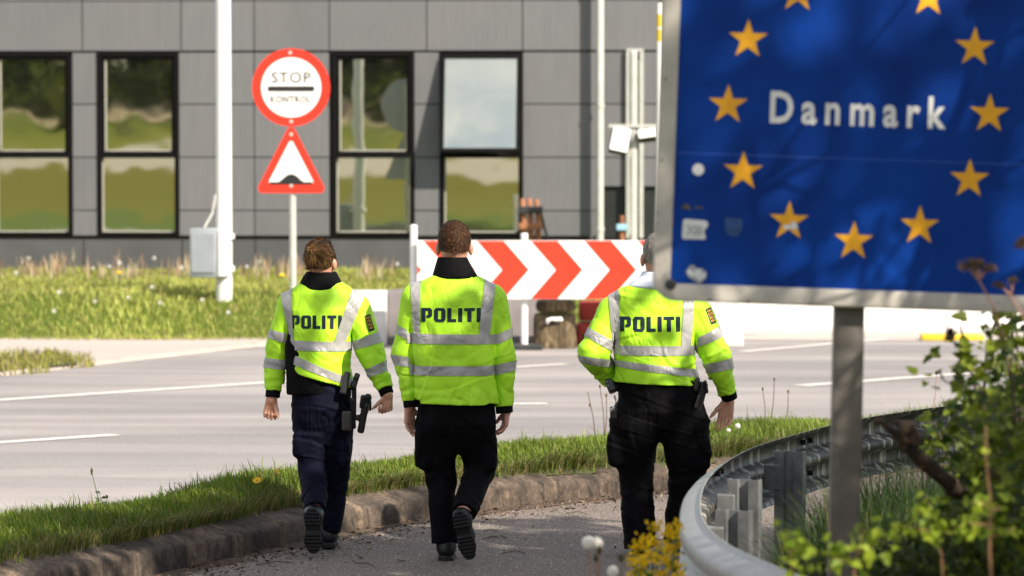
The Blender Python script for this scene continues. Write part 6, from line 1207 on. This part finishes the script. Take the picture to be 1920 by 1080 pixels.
# ------------------------------------------------------------------ trees beside and behind the photographer (shade, reflections)
def tree_mesh(seed, Ht, crown_r, nleaf, lsize, cols, gap=.0):
    g = np.random.default_rng(seed); mb = MB(); tips = []
    trunk = [Vector((0, 0, 0)), Vector((.08, .02, Ht * .25)), Vector((.0, .08, Ht * .5)), Vector((.1, 0, Ht * .75)), Vector((.05, .05, Ht * .97))]; mb.tube(trunk, [Ht * .024, Ht * .019, Ht * .014, Ht * .008, .01], 9)
    for k in range(26):
        f = g.uniform(.22, .95); i = min(int(f * 4), 3); s = trunk[i].lerp(trunk[i + 1], f * 4 - i); a = g.uniform(0, 6.28); L = crown_r * (1.15 - .75 * abs(f - .5)) * g.uniform(.6, 1.1); e = s + Vector((math.cos(a) * L, math.sin(a) * L, L * g.uniform(.15, .6))); m_ = s.lerp(e, .5) + Vector((0, 0, -.1)); mb.tube([s, m_, e], [Ht * .006, Ht * .004, .006], 6)
        for q in range(5): f2 = g.uniform(.35, 1.); b0 = s.lerp(m_, f2 * 2) if f2 < .5 else m_.lerp(e, f2 * 2 - 1); t2 = b0 + Vector(g.normal(0, .42, 3)) * crown_r * .3; mb.tube([b0, t2], [.014, .004], 4); tips.append((b0, t2))
    P, D_ = [], []
    for k in range(nleaf): b0, t2 = tips[g.integers(0, len(tips))]; P.append(np.array(b0.lerp(t2, g.uniform(.2, 1.1))) + g.normal(0, .14, 3)); D_.append(g.normal(0, 1, 3) + np.array([0, 0, -.2]))
    return mb, leaves(np.array(P), np.array(D_), g.uniform(lsize * .7, lsize * 1.3, nleaf), lcols(g, nleaf, *cols), 'oval', seed + 1)
def put_tree(label, loc, spec, group):
    o = thing('tree', label, 'tree', (0, 0, 0), group); mb, lv = tree_mesh(*spec); mb.build('trunk', M_BARK, o, smooth=True); leafmesh('crown', [lv], M_LEAF, o); o.location = loc; return o
TC = ((.03, .06, .008), (.09, .15, .014), 1.2)
TREES = [((5.0, 12.3), 6.9, 2.2, 8000, .19), ((7.6, 12.2), 7.0, 2.4, 8000, .19), ((7.4, 5.0), 9.2, 2.5, 1500, .15), ((6.4, .6), 9.0, 2.5, 2600, .17)]
for k, ((x, y), Ht, cr, nl, ls) in enumerate(TREES): put_tree(('dense tree right of the path, the one nearest the bush', 'dense tree right of the path, one row further from the bush', 'loose tree right of the path, behind the blue sign back', 'loose tree right of the photographer')[k], (x, y, bz(x, y)), (300 + k, Ht, cr, nl, ls, TC), 'trees right of the path')
# twiggy small tree close to the sign: its thin branches draw the shadows on the blue panel
g = np.random.default_rng(331); o = thing('tree', 'small twiggy tree with few leaves growing right of the blue sign', 'tree', (3.3, 8.4, bz(3.3, 8.4))); mb = MB(); b0 = Vector((3.3, 8.4, bz(3.3, 8.4))); P, D_ = [], []
for k in range(30):
    s = b0 + Vector((0, 0, g.uniform(.6, 1.8))); e = Vector((g.uniform(1.75, 3.3), g.uniform(8.9, 10.1), g.uniform(2.6, 4.6))); m_ = s.lerp(e, .5) + Vector(g.normal(0, .12, 3)); mb.tube([s, m_, e], [.026, .018, .009], 6)
    for q in range(9):
        f = g.uniform(.4, 1); a_ = m_.lerp(e, (f - .4) / .6); t2 = a_ + Vector(g.normal(0, .22, 3)); mb.tube([a_, a_.lerp(t2, .5) + Vector((0, 0, .03)), t2], [.009, .006, .003], 4)
        for z_ in range(5): P.append(np.array(a_.lerp(t2, g.uniform(.4, 1.1)))); D_.append(g.normal(0, 1, 3))
mb.tube([b0 - Vector((0, 0, .1)), b0 + Vector((0, 0, 1.9))], [.05, .03], 8); mb.build('trunk', M_BARK, o, smooth=True); n = len(P); leafmesh('crown', [leaves(np.array(P), np.array(D_), g.uniform(.025, .055, n), lcols(g, n, *TC), 'oval', 332)], M_LEAF, o)
# scrub on the slope behind (mirrored in the windows)
g = np.random.default_rng(405); cx = g.uniform(-45, 6, 46); cy = g.uniform(-68, -52, 46); k = g.integers(0, 46, 9000); rr_ = g.uniform(.5, 2.0, 46)[k]; x = cx[k] + g.normal(0, 1, 9000) * rr_ * .8; y = cy[k] + g.normal(0, 1, 9000) * rr_ * .5; P = np.stack([x, y, height(x, y) + g.beta(1.2, 1.6, 9000) * rr_ * 1.5], 1); o = leafmesh('scrub', [leaves(P, g.normal(0, 1, (9000, 3)), g.uniform(.2, .5, 9000), lcols(g, 9000, (.03, .05, .008), (.15, .18, .02), 1.3), 'oval', 406)], M_LEAF, None); tag(o, 'scrub on the slope behind the photographer, mirrored in the windows', 'scrub', kind='stuff')
# dark wood on the hill far behind the photographer (seen only in the window glass)
g = np.random.default_rng(401); n = 15000; x = g.uniform(-80, 50, n); y = g.uniform(-100, -66, n); hgt = 9 + 3 * np.sin(x * .35) + 2 * np.sin(x * .9 + y); z = height(x, y) + g.beta(1.6, 1.2, n) * hgt; P = np.stack([x, y, z], 1); o = leafmesh('woodland', [leaves(P, g.normal(0, 1, (n, 3)), g.uniform(1.0, 2.2, n), lcols(g, n, (.012, .028, .006), (.06, .085, .012), 2.), 'oval', 402)], M_LEAF, None); tag(o, 'dark wood on the hill behind the photographer, mirrored in the windows', 'woodland', kind='stuff')
